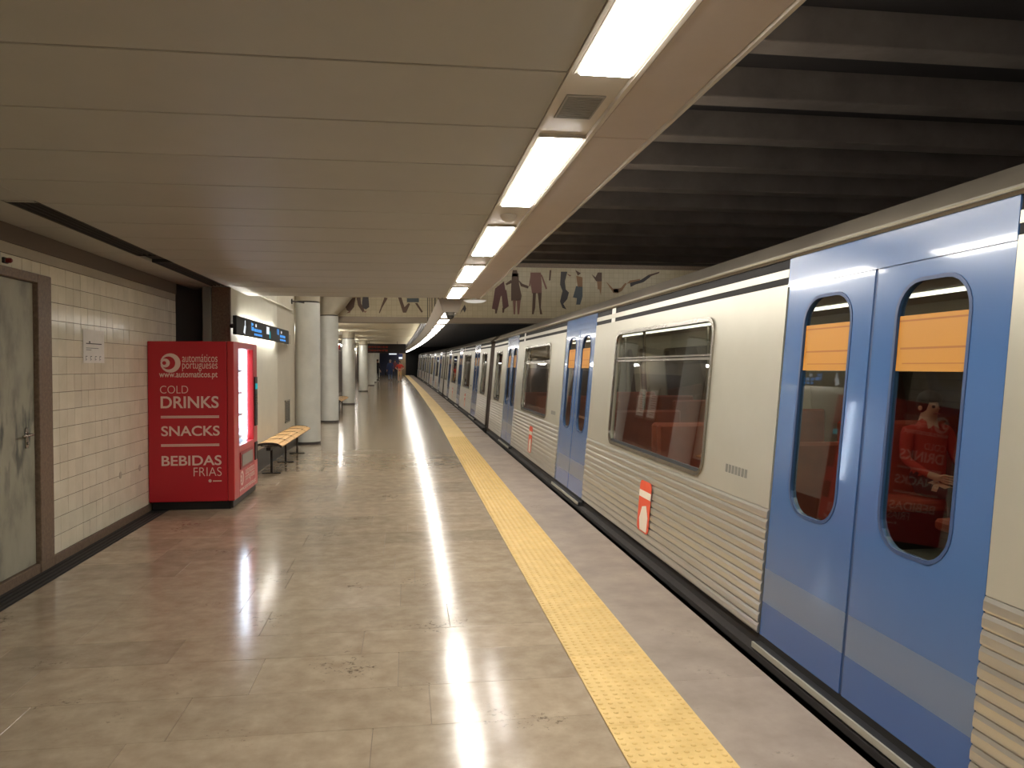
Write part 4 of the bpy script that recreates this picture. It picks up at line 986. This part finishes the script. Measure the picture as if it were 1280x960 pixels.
# ================================================================== PEOPLE
def person(label, loc, rz, J, colors, h=1.70, hair=None):
    """one continuous skinned body from joints; J overrides joint places (metres, standing height 1.70, facing -Y)"""
    base = {'pelvis':(0,0,0.93),'waist':(0,0,1.06),'chest':(0,0,1.27),'neck':(0,0,1.44),'chin':(0,-0.058,1.485),'head':(0,-0.015,1.56),'crown':(0,-0.01,1.635),
        'sl':(-0.17,0,1.38),'el':(-0.23,0.02,1.12),'wl':(-0.25,-0.05,0.88),'hl':(-0.255,-0.075,0.81),
        'sr':(0.17,0,1.38),'er':(0.23,0.02,1.12),'wr':(0.25,-0.05,0.88),'hr':(0.255,-0.075,0.81),
        'pl':(-0.09,0,0.88),'kl':(-0.10,-0.01,0.49),'al':(-0.10,0.03,0.085),'tl':(-0.105,-0.13,0.035),
        'pr':(0.09,0,0.88),'kr':(0.10,-0.01,0.49),'ar':(0.10,0.03,0.085),'tr':(0.105,-0.13,0.035)}
    base.update(J)
    rad = {'pelvis':(0.155,0.115),'waist':(0.135,0.10),'chest':(0.165,0.115),'neck':(0.050,0.050),'chin':(0.045,0.038),'head':(0.082,0.095),'crown':(0.062,0.07),
        'sl':(0.07,0.07),'el':(0.045,0.045),'wl':(0.03,0.03),'hl':(0.035,0.022),'sr':(0.07,0.07),'er':(0.045,0.045),'wr':(0.03,0.03),'hr':(0.035,0.022),
        'pl':(0.09,0.09),'kl':(0.06,0.06),'al':(0.042,0.042),'tl':(0.04,0.03),'pr':(0.09,0.09),'kr':(0.06,0.06),'ar':(0.042,0.042),'tr':(0.04,0.03)}
    bones = [('pelvis','waist','top'),('waist','chest','top'),('chest','neck','top'),('neck','head','skin'),('head','crown','skin'),('head','chin','skin'),
        ('chest','sl','top'),('sl','el','top'),('el','wl','sleeve'),('wl','hl','skin'),('chest','sr','top'),('sr','er','top'),('er','wr','sleeve'),('wr','hr','skin'),
        ('pelvis','pl','legs'),('pl','kl','legs'),('kl','al','shin'),('al','tl','shoe'),('pelvis','pr','legs'),('pr','kr','legs'),('kr','ar','shin'),('ar','tr','shoe')]
    names = list(base); pos = {k: Vector(v) for k, v in base.items()}
    vs = [pos[k] for k in names]; rd = [rad[k] for k in names]; idx = {k: i for i, k in enumerate(names)}
    es = [(idx[a], idx[b_]) for a, b_, _ in bones]; segs = [(pos[a], pos[b_], m_) for a, b_, m_ in bones]
    for hd, wr_, sg in (('hl','wl',-1), ('hr','wr',1)):             # five separate fingers on each hand
        d = (pos[hd]-pos[wr_]).normalized(); ac = d.cross(Vector((1,0,0)) if abs(d.x) < 0.8 else Vector((0,0,1))).normalized()
        for k, (o_, l_) in enumerate(((-0.030,0.075),(-0.010,0.088),(0.010,0.082),(0.030,0.062))):
            a = pos[hd]+ac*o_+d*0.045; b_ = a+d*l_*0.6; c_ = b_+(d*0.8+Vector((-sg*0.4,0,0)))*l_*0.5
            i0 = len(vs); vs += [a, b_, c_]; rd += [(0.010,0.010),(0.009,0.009),(0.007,0.007)]; es += [(idx[hd], i0),(i0,i0+1),(i0+1,i0+2)]; segs += [(a,c_,'skin')]
        a = pos[hd]-ac*0.045-d*0.01; b_ = a-ac*0.025+d*0.04; i0 = len(vs); vs += [a, b_]; rd += [(0.011,0.011),(0.008,0.008)]; es += [(idx[hd], i0),(i0,i0+1)]; segs += [(a,b_,'skin')]
    nose = pos['head']+Vector((0,-0.105,0.0)); i0 = len(vs); vs.append(nose); rd.append((0.012,0.012)); es.append((idx['head'], i0)); segs.append((pos['head'], nose, 'skin'))
    me = bpy.data.meshes.new('body'); me.from_pydata([tuple(v) for v in vs], es, [])
    ob = bpy.data.objects.new('body', me); COL.objects.link(ob)
    sk = ob.modifiers.new('skin', 'SKIN'); sk.use_smooth_shade = True
    ss = ob.modifiers.new('sub', 'SUBSURF'); ss.levels = 1; ss.render_levels = 1
    if not me.skin_vertices: 
        me.attributes.new('skin', 'FLOAT', 'POINT')
    sv = me.skin_vertices[0].data
    for v, r_ in zip(sv, rd): v.radius = r_
    sv[0].use_root = True
    dg = bpy.context.evaluated_depsgraph_get(); dg.update()
    out = bpy.data.meshes.new_from_object(ob.evaluated_get(dg), depsgraph=dg)
    bpy.data.objects.remove(ob)
    keys = ['skin','top','sleeve','legs','shin','shoe']
    out.materials.clear()
    for k in keys: out.materials.append(colors[k])
    for p in out.polygons:
        c = p.center; best = None
        for a, b_, m_ in segs:
            ab = b_-a; t_ = max(0, min(1, (c-a).dot(ab)/max(ab.length_squared, 1e-9))); dd = (c-a-ab*t_).length
            if best is None or dd < best[0]: best = (dd, m_)
        p.material_index = keys.index(best[1]); p.use_smooth = True
    root = thing('person', label, 'person', loc, (0,0,rz)); s_ = h/1.70; root.scale = (s_,)*3
    link('body', out, root)
    hm = colors['hair']; hc = pos['head']
    q = MB(); n_ = 14
    prof = [(0.070, 0.045), (0.090, 0.052), (0.094, 0.080), (0.076, 0.116), (0.036, 0.140), (0.006, 0.146)]
    q.lathe(prof, hc.x, hc.y+0.006, n_, z0=hc.z)
    q.lathe([(0.050, -0.10 if hair == 'long' else -0.045), (0.078, -0.02), (0.084, 0.03), (0.080, 0.07)], hc.x, hc.y+0.034, n_, z0=hc.z); q.obj('hair', hm, root, smooth=True, auto=80)
    for sx_ in (-1, 1):
        q = MB(); q.lathe([(0.004,-0.012),(0.013,-0.005),(0.013,0.005),(0.004,0.012)], hc.x+sx_*0.032, hc.z+0.01, 8, 'y', z0=hc.y-0.088); q.obj('eye', colors['eye'], root, smooth=True)
        q = MB(); q.lathe([(0.004,-0.010),(0.020,-0.006),(0.020,0.006),(0.004,0.010)], hc.y+0.01, hc.z-0.005, 8, 'x', z0=hc.x+sx_*0.080); q.obj('ear', colors['skin'], root, smooth=True)
    q = MB(); q.box(hc.x-0.024, hc.y-0.097, hc.z-0.052, hc.x+0.024, hc.y-0.08, hc.z-0.044); q.obj('mouth', colors['lip'], root)
    return root
def C(name, c): return mat('cloth_'+name, rgb(*c), 0.85)
SK = mat('skin', rgb(196,150,124), 0.55); SK2 = mat('skin_dark', rgb(150,108,86), 0.55); HAIR = mat('hair_dark', rgb(38,30,26), 0.6); HG = mat('hair_grey', rgb(150,144,136), 0.6)
EYE = mat('eye', rgb(40,34,32), 0.3); LIP = mat('lip', rgb(150,84,76), 0.5)
navy, red, beige, dark, shoe, jean = C('navy',(50,66,112)), C('red',(186,58,44)), C('beige',(198,164,122)), C('dark',(34,34,38)), C('shoe',(44,40,38)), C('denim',(96,112,146))
walk = {'kl':(-0.10,-0.16,0.50),'al':(-0.10,-0.14,0.10),'tl':(-0.105,-0.30,0.05),'kr':(0.10,0.04,0.49),'ar':(0.10,0.26,0.13),'tr':(0.105,0.13,0.045),
        'el':(-0.24,0.10,1.13),'wl':(-0.26,0.10,0.89),'hl':(-0.265,0.09,0.82),'er':(0.24,-0.04,1.12),'wr':(0.26,-0.16,0.90),'hr':(0.265,-0.19,0.84)}
def at(x, y): return bent(x, y, 0)
person('distant walker in navy shirt and blue trousers carrying a dark bag', at(-0.69, 63.2), 0, walk, dict(skin=SK, top=navy, sleeve=navy, legs=navy, shin=jean, shoe=shoe, hair=HG, eye=EYE, lip=LIP), 1.72)
akimbo = {'el':(-0.33,0.06,1.16),'wl':(-0.20,-0.08,1.03),'hl':(-0.15,-0.12,1.02),'er':(0.33,0.06,1.16),'wr':(0.20,-0.08,1.03),'hr':(0.15,-0.12,1.02)}
person('distant woman in red top and beige trousers walking near yellow strip', at(0.02, 59.0), 0, dict(walk, **akimbo), dict(skin=SK, top=red, sleeve=SK, legs=beige, shin=SK, shoe=shoe, hair=HAIR, eye=EYE, lip=LIP), 1.62, 'long')
person('distant person in dark clothes half behind the navy walker', at(-0.30, 65.8), 0.2, {}, dict(skin=SK2, top=C('maroon',(92,44,48)), sleeve=C('maroon2',(92,44,48)), legs=dark, shin=dark, shoe=shoe, hair=HAIR, eye=EYE, lip=LIP), 1.72)
person('distant person in black clothes standing by the far row of pillars', at(-1.70, 61.5), 0.8, {}, dict(skin=SK, top=dark, sleeve=dark, legs=dark, shin=dark, shoe=shoe, hair=HAIR, eye=EYE, lip=LIP), 1.74)
bg_ = thing('shoulder_bag', 'dark bag hanging in the hand of the distant navy walker', 'bag', at(-1.06, 63.25))
b = MB(); b.cbox(-0.07,-0.18,0.42,0.07,0.18,0.70,0.03); b.obj('bag_body', dark, bg_)
b = MB(); b.tube([(0,-0.1,0.70),(0,-0.07,0.78),(0,0.0,0.80),(0,0.07,0.78),(0,0.1,0.70)], 0.012, 6); b.obj('strap', dark, bg_)
sit = {'pelvis':(0,0,0.56),'waist':(0,0.02,0.70),'chest':(0,0.03,0.92),'neck':(0,0.02,1.09),'chin':(0,-0.043,1.135),'head':(0,0.0,1.21),'crown':(0,0.005,1.285),
       'sl':(-0.18,0.03,1.03),'el':(-0.23,-0.02,0.78),'wl':(-0.16,-0.22,0.68),'hl':(-0.13,-0.28,0.67),'sr':(0.18,0.03,1.03),'er':(0.23,-0.02,0.78),'wr':(0.16,-0.22,0.68),'hr':(0.13,-0.28,0.67),
       'pl':(-0.09,-0.03,0.56),'kl':(-0.11,-0.44,0.56),'al':(-0.11,-0.46,0.17),'tl':(-0.11,-0.62,0.115),'pr':(0.09,-0.03,0.56),'kr':(0.11,-0.44,0.56),'ar':(0.11,-0.46,0.17),'tr':(0.11,-0.62,0.115)}
person('seated passenger in red jacket with dark hair seen through blue door window', (CX+1.0, 5.83, 0.0), 0.0, sit, dict(skin=SK, top=red, sleeve=red, legs=dark, shin=dark, shoe=shoe, hair=HAIR, eye=EYE, lip=LIP), 1.70)
